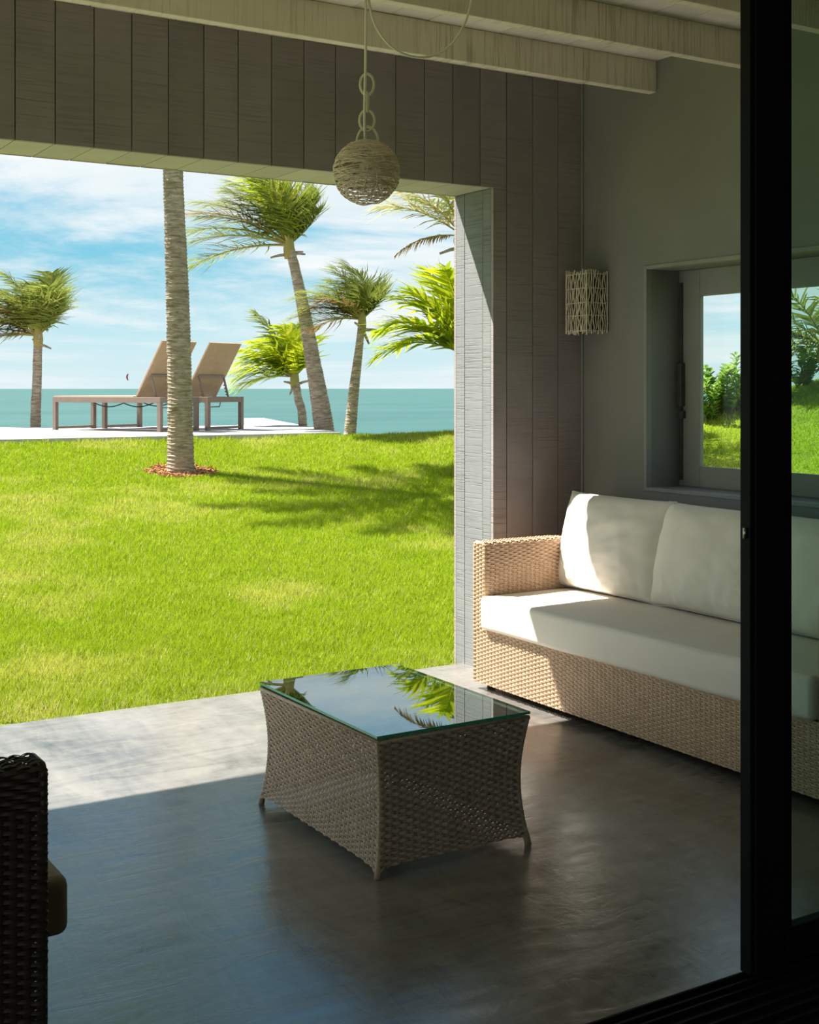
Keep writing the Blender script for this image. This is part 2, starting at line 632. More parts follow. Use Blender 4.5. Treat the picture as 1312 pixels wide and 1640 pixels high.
# patio floor
b = MB(); b.box((LEFT_X, 2.26, -0.25), (RIGHT_X, 5.60, 0.0))
floor = structure('floor', b.build('floor', M['floor']), 'polished grey concrete patio floor with a sunlit strip along the lawn', 'floor')
b = MB(); b.box((LEFT_X, -3.0, -0.25), (RIGHT_X + 0.2, 2.0, 0.0))
structure('floor_inside', b.build('floor_inside', M['infloor']), 'dark room floor inside the sliding door', 'floor')

# wall with the opening to the lawn
b = MB()
i0, i1 = WALL_Y0 + 0.022, WALL_Y1 - 0.022
b.box((OPEN_X0 - 0.8, i0, HEAD_Z + 0.022), (RIGHT_X + 0.36, i1, 3.25))
b.box((JAMB_X + 0.022, i0, -0.25), (RIGHT_X + 0.36, i1, HEAD_Z + 0.022))
b.box((OPEN_X0 - 0.8, i0, -0.25), (OPEN_X0 - 0.022, i1, HEAD_Z + 0.022))
wall_sea = structure('wall_back', b.build('wall_back', M['core']), 'grey boarded far wall framing the wide opening to the lawn', 'wall')
gap = 0.0022
GX = 1.361
edges = sorted(GX + BW * k for k in range(-26, 19))
for y0, y1 in ((WALL_Y0, i0), (i1, WALL_Y1)):
    for e0, e1 in zip(edges[:-1], edges[1:]):
        a0, a1 = max(e0, OPEN_X0 - 0.7) + gap, min(e1, RIGHT_X) - gap
        if a1 - a0 < 0.02:
            continue
        dy = random.uniform(-0.0015, 0.0015)
        yy = (y0 + dy, y1) if y0 == WALL_Y0 else (y0, y1 + dy)
        b = MB()
        if a1 <= JAMB_X and a0 >= OPEN_X0:
            b.prism([(a0, HEAD_Z), (a1, HEAD_Z), (a1, CEIL_Z), (a0, CEIL_Z)], yy[0], yy[1], 'y')
        elif a0 < JAMB_X < a1:
            b.prism([(JAMB_X, -0.02), (a1, -0.02), (a1, CEIL_Z), (a0, CEIL_Z), (a0, HEAD_Z), (JAMB_X, HEAD_Z)], yy[0], yy[1], 'y')
        elif a0 < OPEN_X0 < a1:
            b.prism([(a0, -0.02), (OPEN_X0, -0.02), (OPEN_X0, HEAD_Z), (a1, HEAD_Z), (a1, CEIL_Z), (a0, CEIL_Z)], yy[0], yy[1], 'y')
        else:
            b.prism([(a0, -0.02), (a1, -0.02), (a1, CEIL_Z), (a0, CEIL_Z)], yy[0], yy[1], 'y')
        b.build('plank', M['plank_v'], wall_sea, bevel=0.0012)
# boards lining the underside of the header, one for each wall board
for e0, e1 in zip(edges[:-1], edges[1:]):
    a0, a1 = max(e0, OPEN_X0) + gap, min(e1, JAMB_X) - gap
    if a1 - a0 < 0.02:
        continue
    b = MB(); b.box((a0, i0 + 0.001, HEAD_Z + random.uniform(0, 0.0015)), (a1, i1 - 0.001, HEAD_Z + 0.022))
    b.build('soffit_board', M['plank_h'], wall_sea, bevel=0.001)
# boards lining both jambs
for xa, xb in ((JAMB_X, JAMB_X + 0.022), (OPEN_X0 - 0.022, OPEN_X0)):
    ys = [WALL_Y0 + 0.0225, WALL_Y0 + 0.095, WALL_Y0 + 0.26, WALL_Y1 - 0.0225]
    for q0, q1 in zip(ys[:-1], ys[1:]):
        b = MB(); b.box((xa + random.uniform(0, 0.001), q0 + 0.0015, -0.02), (xb, q1 - 0.0015, HEAD_Z - 0.001))
        b.build('jamb_board', M['reveal'], wall_sea, bevel=0.001)

# right wall with the recessed window
WY0, WY1, WZ0, WZ1 = 3.15, 4.81, 0.955, 2.04
b = MB()
xo = RIGHT_X + 0.36
b.box((RIGHT_X, WY1, -0.25), (xo, i0 - 0.0005, 3.25))
b.box((RIGHT_X, 2.0, -0.25), (xo, WY0, 3.25))
b.box((RIGHT_X, WY0, -0.25), (xo, WY1, WZ0))
b.box((RIGHT_X, WY0, WZ1), (xo, WY1, 3.25))
wall_right = structure('wall_right', b.build('wall_right', M['plaster']), 'smooth grey-green plaster wall behind the sofa', 'wall')
b = MB(); b.box((RIGHT_X - 0.012, WALL_Y0 - 0.012, 0.0), (RIGHT_X - 0.0005, WALL_Y0 - 0.002, CEIL_Z - 0.001))
structure('trim_1', b.build('trim_1', M['wframe'], bevel=0.002), 'thin corner bead where the boarded wall meets the plaster wall', 'trim')
# plaster edging round the recess, as one moulded rim
b = MB()
e = 0.018
for lo, hi in (((RIGHT_X - 0.006, WY1 - 0.001, WZ0 - e), (RIGHT_X + 0.03, WY1 + e, WZ1 + e)), ((RIGHT_X - 0.006, WY0 - e, WZ0 - e), (RIGHT_X + 0.03, WY0 + 0.001, WZ1 + e)),
               ((RIGHT_X - 0.006, WY0, WZ1 - 0.001), (RIGHT_X + 0.03, WY1, WZ1 + e)), ((RIGHT_X - 0.006, WY0, WZ0 - e), (RIGHT_X + 0.03, WY1, WZ0 + 0.001))):
    b.box(lo, hi)
rim = b.build('recess_rim', M['wframe'], wall_right, bevel=0.003)

win = structure('window_1', empty('window_1', (RIGHT_X + 0.25, (WY0 + WY1) / 2, WZ0)), 'grey framed fixed window set deep in the plaster wall above the sofa', 'window')
wl = win.location
def wbox(lo, hi):
    b = MB(); b.box(Vector(lo) - wl, Vector(hi) - wl); return b
fx0, fx1 = RIGHT_X + 0.215, RIGHT_X + 0.243
sw = 0.145
wbox((fx0, WY1 - sw, WZ0), (fx1, WY1, WZ1)).build('window_frame', M['wframe'], win, bevel=0.004)
wbox((fx0, WY0, WZ0), (fx1, WY0 + sw, WZ1)).build('window_frame', M['wframe'], win, bevel=0.004)
wbox((fx0, WY0 + sw, WZ1 - 0.135), (fx1, WY1 - sw, WZ1)).build('window_frame', M['wframe'], win, bevel=0.004)
wbox((fx0, WY0 + sw, WZ0), (fx1, WY1 - sw, WZ0 + 0.105)).build('window_frame', M['wframe'], win, bevel=0.004)
wbox((fx0 + 0.010, WY0 + sw - 0.01, WZ0 + 0.095), (fx0 + 0.016, WY1 - sw + 0.01, WZ1 - 0.125)).build('pane', M['winglass'], win)
bolt = wbox((fx0 - 0.012, WY1 - 0.030, WZ0 + 0.03), (fx0, WY1 - 0.014, WZ1 - 0.06)).build('shutter_bolt', M['darkmetal'], win, bevel=0.002)
wbox((fx0 - 0.03, WY1 - 0.045, WZ0 + 0.40), (fx0, WY1 - 0.012, WZ0 + 0.62)).build('bolt_handle', M['darkmetal'], bolt, bevel=0.004)
wbox((fx0 - 0.026, WY1 - 0.050, WZ0 + 0.34), (fx0, WY1 - 0.022, WZ0 + 0.38)).build('bolt_catch', M['darkmetal'], bolt, bevel=0.004)

# left end of the patio and the room the photograph was taken from
b = MB(); b.box((LEFT_X - 0.3, 2.0, HEAD_Z), (LEFT_X, WALL_Y0, 3.25)); b.box((LEFT_X - 0.3, 2.0, -0.25), (LEFT_X, 2.4, HEAD_Z))
structure('wall_left', b.build('wall_left', M['plaster']), 'plaster header over the open left end of the patio', 'wall')
b = MB()
b.box((LEFT_X, 2.0, 2.62), (RIGHT_X, 2.40, 3.25))
structure('trim_2', b.build('trim_2', M['plaster']), 'plaster lintel over the sliding door', 'lintel')
b = MB()
b.box((LEFT_X - 0.3, -3.3, -0.25), (RIGHT_X + 0.5, -3.0, 2.9))
b.box((LEFT_X - 0.3, -3.0, -0.25), (LEFT_X, -2.4, 2.9))
b.box((LEFT_X - 0.3, -2.4, 2.5), (LEFT_X, 1.7, 2.9))  # opening below this is added, out of view, to let daylight in
b.box((LEFT_X - 0.3, 1.7, -0.25), (LEFT_X, 2.0, 2.9))
b.box((RIGHT_X + 0.2, -3.0, -0.25), (RIGHT_X + 0.5, 2.0, 2.9))
structure('wall_inside', b.build('wall_inside', M['interior']), 'pale walls of the room behind the sliding door', 'wall')
b = MB(); b.box((LEFT_X - 0.3, -3.3, 2.9), (RIGHT_X + 0.5, 2.0, 3.25))
structure('ceiling_inside', b.build('ceiling_inside', M['interior']), 'pale ceiling of the room behind the sliding door', 'ceiling')

# ceiling of whitewashed boards on beams
b = MB(); b.box((LEFT_X, 2.40, CEIL_Z + 0.022), (RIGHT_X, i0, 3.25))
ceiling = structure('ceiling', b.build('ceiling', M['core']), 'whitewashed board ceiling carried on exposed beams', 'ceiling')
cx = RIGHT_X
while cx > LEFT_X + 0.05:
    a0 = max(cx - 0.19, LEFT_X)
    b = MB(); b.box((a0 + 0.002, 2.40, CEIL_Z + random.uniform(0, 0.002)), (cx - 0.002, WALL_Y0 + 0.02, CEIL_Z + 0.022))
    b.build('plank', M['ceil'], ceiling)
    cx -= 0.19
for by in (4.74, 4.139, 3.56, 2.96):
    b = MB()
    n = 24
    b.box((LEFT_X, by, 2.905), (RIGHT_X - 0.001, by + 0.052, CEIL_Z - 0.0005))
    b.build('beam', M['beam'], ceiling, bevel=0.004)

# sliding door: track, fixed glass leaf with a black stile
trk = structure('door_track', empty('door_track', (0.5, DOOR_Y - 0.08, 0.0)), 'black grooved aluminium track in the floor of the sliding door', 'door track')
tl = trk.location
b = MB(); b.box(Vector((LEFT_X, 2.0, -0.25)) - tl, Vector((RIGHT_X, 2.26, 0.004)) - tl)
b.build('sill', M['black'], trk)
for ry in (2.025, 2.065, 2.105, 2.145, 2.185, 2.215, 2.25):
    b = MB(); b.box(Vector((LEFT_X, ry - 0.004, 0.004)) - tl, Vector((RIGHT_X, ry + 0.004, 0.016)) - tl)
    b.build('rail', M['black'], trk, bevel=0.0015)
door = structure('door_1', empty('door_1', (2.335, DOOR_Y, 0.0)), 'black framed sliding glass door leaf in front of the sofa', 'door')
dl = door.location
def dbox(lo, hi):
    b = MB(); b.box(Vector(lo) - dl, Vector(hi) - dl); return b
dx0, dx1 = 2.335, 2.465
stile = dbox((dx0, 2.222, 0.018), (dx1, 2.256, 2.60)).build('stile', M['black'], door, bevel=0.0025)
dbox((dx0 + 0.012, 2.214, 0.018), (dx1 - 0.02, 2.222, 2.60)).build('stile_cover', M['black'], door, bevel=0.002)
dbox((dx1, 2.228, 0.018), (dx1 + 0.022, 2.250, 2.60)).build('glazing_bead', M['black'], door, bevel=0.002)
dbox((dx1, 2.222, 0.018), (RIGHT_X - 0.12, 2.256, 0.105)).build('bottom_rail', M['black'], door, bevel=0.003)
dbox((dx1, 2.216, 0.045), (RIGHT_X - 0.12, 2.222, 0.060)).build('weather_strip', M['black'], door, bevel=0.001)
dbox((dx1, 2.216, 0.075), (RIGHT_X - 0.12, 2.222, 0.088)).build('weather_strip', M['black'], door, bevel=0.001)
dbox((dx1, 2.222, 2.50), (RIGHT_X - 0.12, 2.256, 2.60)).build('top_rail', M['black'], door, bevel=0.003)
dbox((RIGHT_X - 0.12, 2.222, 0.018), (RIGHT_X, 2.256, 2.60)).build('stile', M['black'], door, bevel=0.003)
dbox((dx1 + 0.001, 2.236, 0.10), (RIGHT_X - 0.119, 2.242, 2.505)).build('pane', M['doorglass'], door)
b = MB(); b.tube([Vector((dx0 - 0.004, 2.236, 1.082)) - dl, Vector((dx0 - 0.004, 2.236, 1.108)) - dl], 0.005, 8)
b.build('latch', M['steel'], stile, smooth=True)


# ------------------------------------------------------------------ wicker weaving
def weave(name, surf, width, height, mat, parent, pitch_u=0.0265, pitch_v=0.0095, amp=0.0040, ribs=True, thick=0.92):
    """plain weave of flat cane over upright ribs; surf(u, v) -> points, normals (u, v in 0..1)"""
    nu = max(2, int(round(width / pitch_u)))
    nv = max(2, int(round(height / pitch_v)))
    us = np.linspace(0, 1, nu * 4 + 1)
    rows = np.arange(nv)
    V, F = [], []
    base = 0
    hv = 0.5 * thick / nv
    for j in rows:
        off = amp * np.cos(math.pi * (us * nu - 0.5) + math.pi * j)
        ring = []
        for dv, lift in ((-hv, -0.0006), (0.0, 0.0015), (hv, -0.0006)):
            v = np.clip(np.full_like(us, (j + 0.5) / nv) + dv, 0, 1)
            P, N = surf(us, v)
            ring.append(P + N * (off + lift)[:, None])
        n = len(us)
        V.append(np.concatenate(ring))
        i = np.arange(n - 1)
        for k in range(2):
            a = base + k * n + i
            F.append(np.stack([a, a + 1, a + n + 1, a + n], 1))
        base += 3 * n
    if ribs:
        vs = np.linspace(0, 1, 9)
        for k in range(nu):
            uc = (k + 0.5) / nu
            du = 0.24 / nu
            ring = []
            for q in (-du, du):
                P, N = surf(np.full_like(vs, uc + q), vs)
                ring.append(P - N * 0.0005)
            V.append(np.concatenate(ring))
            i = np.arange(8)
            a = base + i
            F.append(np.stack([a, a + 9, a + 10, a + 1], 1))
            base += 18
    me = np_mesh(name, np.concatenate(V), np.concatenate(F), mat, smooth=True)
    o = obj(name, me, parent)
    o['kind'] = 'stuff'
    return o


def flat_surf(p0, du, dv, nrm):
    p0 = np.array(p0, float); du = np.array(du, float); dv = np.array(dv, float); nrm = np.array(nrm, float)
    def f(u, v):
        P = p0 + u[:, None] * du + v[:, None] * dv
        return P, np.broadcast_to(nrm, P.shape)
    return f


def profile_surf(pts, x_axis, length, origin):
    """surface swept along x_axis; pts is a list of (point3) profile, v runs along the profile"""
    P = np.array(pts, float)
    seg = np.linalg.norm(np.diff(P, axis=0), axis=1)
    s = np.concatenate([[0], np.cumsum(seg)])
    tot = s[-1]
    ax = np.array(x_axis, float)
    o = np.array(origin, float)
    def f(u, v):
        t = v * tot
        Q = np.stack([np.interp(t, s, P[:, k]) for k in range(3)], 1)
        e = 0.004
        A = np.stack([np.interp(np.clip(t + e, 0, tot), s, P[:, k]) for k in range(3)], 1)
        B = np.stack([np.interp(np.clip(t - e, 0, tot), s, P[:, k]) for k in range(3)], 1)
        T = A - B
        N = np.cross(T, ax)
        N /= np.linalg.norm(N, axis=1)[:, None] + 1e-9
        return o + Q + u[:, None] * ax * length, N
    return f, tot


# ------------------------------------------------------------------ wicker sofa and armchair (local: x forward from the back, y across)
def wicker_seat(name, loc, rz, depth, width, mat, armw=0.10, arm_h=0.71, seat_h=0.30, outer_back=True, outer_sides=(True, True)):
    """front edge at local x = depth, back at x = 0, y from 0 to width"""
    root = empty(name, loc, rz)
    r = 0.03
    zb = 0.035
    # unseen dark blocks added inside the weave to stop light
    b = MB()
    b.box((0.02, 0.02, zb + 0.005), (depth - 0.02, width - 0.02, seat_h - 0.012))
    b.box((0.02, 0.02, seat_h - 0.012), (0.10, width - 0.02, arm_h - 0.02))
    b.box((0.02, 0.02, seat_h - 0.012), (depth - 0.02, armw - 0.018, arm_h - 0.02))
    b.box((0.02, width - armw + 0.018, seat_h - 0.012), (depth - 0.02, width - 0.02, arm_h - 0.02))
    b.build('frame', M['innerdark'], root)
    for fx in (0.05, depth - 0.07):
        for fy in (0.05, width - 0.05):
            b = MB(); b.tube([(fx, fy, 0.0), (fx, fy, zb + 0.012)], 0.02, 12)
            b.build('foot', M['innerdark'], root, smooth=False)
    # front apron
    weave('woven_apron', flat_surf((depth, width, zb), (0, -width, 0), (0, 0, seat_h - zb), (1, 0, 0)), width, seat_h - zb, mat, root)
    # seat deck under the cushion
    b = MB(); b.box((0.10, armw, seat_h - 0.012), (depth - 0.001, width - armw, seat_h - 0.002)); b.build('seat_deck', mat, root)
    # arms: outer side, over the rounded top, inner side in one weave; end caps facing forward
    q = 0.022
    for side in (0, 1):
        y0 = 0.0 if side == 0 else width
        s = 1 if side == 0 else -1
        prof = [(0, y0, zb), (0, y0, arm_h - q)]
        for k in range(1, 5):
            an = k / 4 * math.pi / 2
            prof.append((0, y0 + s * (q - q * math.cos(an)), arm_h - q + q * math.sin(an)))
        for k in range(0, 5):
            an = k / 4 * math.pi / 2
            prof.append((0, y0 + s * (armw - q + q * math.sin(an)), arm_h - q + q * math.cos(an)))
        prof.append((0, y0 + s * armw, seat_h))
        f, tot = profile_surf(prof, (s * 1.0, 0, 0), depth, (0 if s == 1 else depth, 0, 0))
        weave('woven_arm', f, depth, tot, mat, root)
        ya, yb = (0.0, armw) if side == 0 else (width - armw, width)
        weave('arm_front', flat_surf((depth + 0.001, yb, seat_h - 0.01), (0, ya - yb, 0), (0, 0, arm_h - seat_h + 0.004), (1, 0, 0)), armw, arm_h - seat_h, mat, root)
        b = MB()
        b.tube([(depth - 0.004, ya + 0.008, zb), (depth - 0.004, ya + 0.008, arm_h - 0.02), (depth - 0.004, ya + 0.02, arm_h - 0.005),
                (depth - 0.004, yb - 0.02, arm_h - 0.005), (depth - 0.004, yb - 0.008, arm_h - 0.02), (depth - 0.004, yb - 0.008, seat_h)], 0.008, 8)
        b.build('edge_braid', mat, root, smooth=True)
    # back: inner, top, outer
    prof = [(0, 0, zb), (0, 0, arm_h - q)] + [(q - q * math.cos(k / 4 * math.pi / 2), 0, arm_h - q + q * math.sin(k / 4 * math.pi / 2)) for k in range(1, 5)]
    prof += [(0.12 - q + q * math.sin(k / 4 * math.pi / 2), 0, arm_h - q + q * math.cos(k / 4 * math.pi / 2)) for k in range(0, 5)] + [(0.12, 0, seat_h)]
    f, tot = profile_surf(prof, (0, -1, 0), width, (0, width, 0))
    weave('woven_back', f, width, tot, mat, root)
    return root


def pillow(name, w, h, t, mat, seed=0.0, n=40, wrinkle=0.016, corner=0.04):
    """soft back cushion: local x = thickness, y = width, z = height, base at z = 0"""
    vs, fs = [], []
    def pt(a, b_, side):
        ea, eb = 1 - a * a, 1 - b_ * b_
        th = t / 2 * (max(ea, 0) ** 0.36) * (max(eb, 0) ** 0.36)
        th *= 1.0 - 0.10 * b_            # fuller at the bottom
        y = w / 2 * a * (1 - corner * (1 - b_ ** 4) * abs(a) ** 3 * 0.9)
        z = h / 2 * b_ * (1 - corner * (1 - a ** 4) * abs(b_) ** 3 * 0.9)
        p = Vector((a * 3.1 + seed, b_ * 3.1 - seed, side * 2.0))
        wr = noise.noise(p) * 0.6 + noise.noise(p * 2.3) * 0.4
        low = max(0.0, -b_ - 0.35) / 0.65
        wr2 = noise.noise(Vector((a * 12 + seed, b_ * 2.0, 5 + side)))
        rad = noise.noise(Vector((math.atan2(b_, a) * 4.0, seed, side))) * max(0, (a * a + b_ * b_) / 2 - 0.35)
        x = side * th + wrinkle * (wr * (ea * eb) ** 0.3 + wr2 * low * 0.9 * max(ea, 0) ** 0.4 + rad * 1.6 * (ea * eb) ** 0.2)
        return Vector((x, y, z + h / 2))
    g = [math.sin((i / n * 2 - 1) * math.pi / 2) * 0.55 + (i / n * 2 - 1) * 0.45 for i in range(n + 1)]
    for side in (1, -1):
        o = len(vs)
        for i in range(n + 1):
            for j in range(n + 1):
                vs.append(pt(g[i], g[j], side))
        for i in range(n):
            for j in range(n):
                q = (o + i * (n + 1) + j, o + (i + 1) * (n + 1) + j, o + (i + 1) * (n + 1) + j + 1, o + i * (n + 1) + j + 1)
                fs.append(q if side == 1 else q[::-1])
    me = bpy.data.meshes.new(name)
    me.from_pydata(vs, [], fs)
    bm = bmesh.new(); bm.from_mesh(me)
    bmesh.ops.remove_doubles(bm, verts=bm.verts, dist=0.0006)
    bmesh.ops.recalc_face_normals(bm, faces=bm.faces)
    bm.to_mesh(me); bm.free()
    me.materials.append(mat)
    me.polygons.foreach_set('use_smooth', [True] * len(me.polygons))
    o = obj(name, me)
    # seam piping round the edge
    loop = []
    for k in range(4 * n):
        e_, i = divmod(k, n)
        a, b_ = {0: (g[i], -1), 1: (1, g[i]), 2: (-g[i], 1), 3: (-1, -g[i])}[e_]
        loop.append(pt(a, b_, 0))
    b = MB(); b.tube(loop, 0.0035, 6, closed=True)
    b.build('piping', mat, o, smooth=True)
    return o


SOFA_D, SOFA_W = 0.80, 2.20
# sofa local x forward = world -x: rotate by 180 degrees, origin at back corner
sofa = wicker_seat('wicker_sofa', (3.495 + SOFA_D, 5.112, 0.0), math.pi, SOFA_D, SOFA_W, M['wick'])
tag(sofa, 'long honey-coloured wicker sofa under the window on the right', 'sofa')
sc1 = rounded_box('seat_cushion', (3.462, 2.912 + 0.105, 0.302), (4.17, 5.112 - 0.098, 0.458), 0.022, M['cream'], crown=0.006, wob=0.004, cuts=18)
tag(sc1, 'long cream seat cushion lying on the wicker sofa', 'cushion')
for k, (yc, lab, tilt, rz, sx) in enumerate((
        (4.700, 'cream back cushion at the sunlit far end of the sofa, against the wicker arm', 0.20, 0.02, 0.735),
        (4.040, 'cream back cushion in the middle of the sofa, beside the black door frame', 0.22, -0.02, 0.71),
        (3.385, 'cream back cushion seen through the tinted glass door', 0.22, 0.03, 0.68))):
    p = pillow('back_cushion', sx, 0.475, 0.235, M['cream'], seed=k * 5.7 + 1.0)
    p.location = (4.045, yc, 0.466)
    p.rotation_euler = (0, -tilt + 0 if False else tilt, math.pi + rz) if False else (0, 0, 0)
    p.matrix_world = Matrix.Translation((3.985, yc, 0.463)) @ Matrix.Rotation(rz, 4, 'Z') @ Matrix.Rotation(tilt, 4, 'Y') @ Matrix.Rotation(math.pi, 4, 'Z')
    tag(p, lab, 'cushion', 'cream back cushions on the sofa')

# armchair at the lower left: faces the sofa, we see the outside of its arm
CH_D, CH_W = 0.80, 0.82
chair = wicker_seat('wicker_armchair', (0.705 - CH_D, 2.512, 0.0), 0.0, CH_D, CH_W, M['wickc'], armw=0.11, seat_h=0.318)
tag(chair, 'dark brown wicker armchair cut off by the left edge, shade put into its colour', 'armchair')
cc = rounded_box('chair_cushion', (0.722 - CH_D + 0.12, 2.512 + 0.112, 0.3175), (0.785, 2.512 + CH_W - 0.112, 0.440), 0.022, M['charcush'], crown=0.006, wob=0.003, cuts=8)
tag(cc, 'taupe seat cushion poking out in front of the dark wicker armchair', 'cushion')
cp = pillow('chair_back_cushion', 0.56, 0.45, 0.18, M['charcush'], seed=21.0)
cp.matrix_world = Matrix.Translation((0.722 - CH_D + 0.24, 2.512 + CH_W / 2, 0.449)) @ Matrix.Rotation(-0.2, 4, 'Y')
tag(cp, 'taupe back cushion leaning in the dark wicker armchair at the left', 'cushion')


# ------------------------------------------------------------------ coffee table
def coffee_table():
    hx, hy, H = 0.283, 0.412, 0.415
    root = empty('coffee_table', (2.168, 3.672, 0.0))
    tag(root, 'brown wicker coffee table with a glass top and pinched sides', 'coffee table')
    ins = lambda v: 0.024 * np.sin(math.pi * np.clip(v * 0.92 + 0.04, 0, 1))
    zb, zt = 0.014, H - 0.012
    def side(axis, sgn):
        def f(u, v):
            i = ins(v)
            t = 2 * u - 1
            z = zb + (zt - zb) * v
            # gentle arch in the lower edge
            z = z + 0.020 * (1 - np.abs(t) ** 10) * np.clip(1 - v * 6, 0, 1)
            if axis == 'y':       # panel facing -y / +y
                P = np.stack([sgn * -1 * t * (hx - i) * -1, np.full_like(u, 0) + sgn * (hy - i), z], 1)
                N = np.broadcast_to(np.array((0, sgn, 0.0)), P.shape)
            else:
                P = np.stack([sgn * (hx - i), sgn * t * (hy - i), z], 1)
                N = np.broadcast_to(np.array((sgn, 0.0, 0)), P.shape)
            return P, N
        return f
    for axis, sgn, w in (('y', -1, 2 * hx), ('y', 1, 2 * hx), ('x', -1, 2 * hy), ('x', 1, 2 * hy)):
        weave('woven_panel', side(axis, sgn), w, zt - zb, M['wickd'], root, pitch_v=0.0108, amp=0.0052, thick=1.0)
    # corner posts that run down into feet
    for sx in (-1, 1):
        for sy in (-1, 1):
            pts = []
            for k in range(15):
                z = H * 0.985 * k / 14
                i = float(ins(np.array((z - zb) / (zt - zb))))
                pts.append((sx * (hx - i - 0.006), sy * (hy - i - 0.006), z))
            b = MB(); b.tube(pts, [0.008 if p[2] > 0.04 else 0.011 for p in pts], 8)
            b.build('leg', M['wickd'], root, smooth=True)
    # woven rim and woven top under the glass
    b = MB()
    for a, c in (((-hx, -hy), (hx, -hy)), ((hx, -hy), (hx, hy)), ((hx, hy), (-hx, hy)), ((-hx, hy), (-hx, -hy))):
        b.tube([(a[0] * 0.985, a[1] * 0.985, zt - 0.002), (c[0] * 0.985, c[1] * 0.985, zt + 0.003)], 0.0055, 8)
    b.build('top_rim', M['wickd'], root, smooth=True)
    weave('woven_top', flat_surf((-hx + 0.01, -hy + 0.01, zt - 0.004), (2 * hx - 0.02, 0, 0), (0, 2 * hy - 0.02, 0), (0, 0, 1)), 2 * hx, 2 * hy, M['wickd'], root, amp=0.002)
    b = MB(); b.box((-hx + 0.012, -hy + 0.012, zt - 0.016), (hx - 0.012, hy - 0.012, zt - 0.010))
    b.build('top_board', M['innerdark'], root)
    # glass with a green edge
    b = MB()
    g0, g1 = (-hx + 0.002, -hy + 0.002), (hx - 0.002, hy - 0.002)
    z0, z1 = H, H + 0.008
    vs = [(g0[0], g0[1], z0), (g1[0], g0[1], z0), (g1[0], g1[1], z0), (g0[0], g1[1], z0), (g0[0], g0[1], z1), (g1[0], g0[1], z1), (g1[0], g1[1], z1), (g0[0], g1[1], z1)]
    b.add(vs, [(0, 3, 2, 1), (4, 5, 6, 7)], 0)
    b.add(vs, [(0, 1, 5, 4), (1, 2, 6, 5), (2, 3, 7, 6), (3, 0, 4, 7)], 1)
    o = b.build('glass_top', [M['topglass'], M['glassedge']], root, fixn=False)
    o['label'] = 'clear glass sheet with green edge'
    for sx in (-1, 1):
        for sy in (-1, 1):
            b = MB(); b.tube([(sx * (hx - 0.03), sy * (hy - 0.03), zt + 0.004), (sx * (hx - 0.03), sy * (hy - 0.03), H - 0.0002)], 0.008, 10)
            b.build('glass_pad', M['bulb'], root)
    return root


coffee_table()


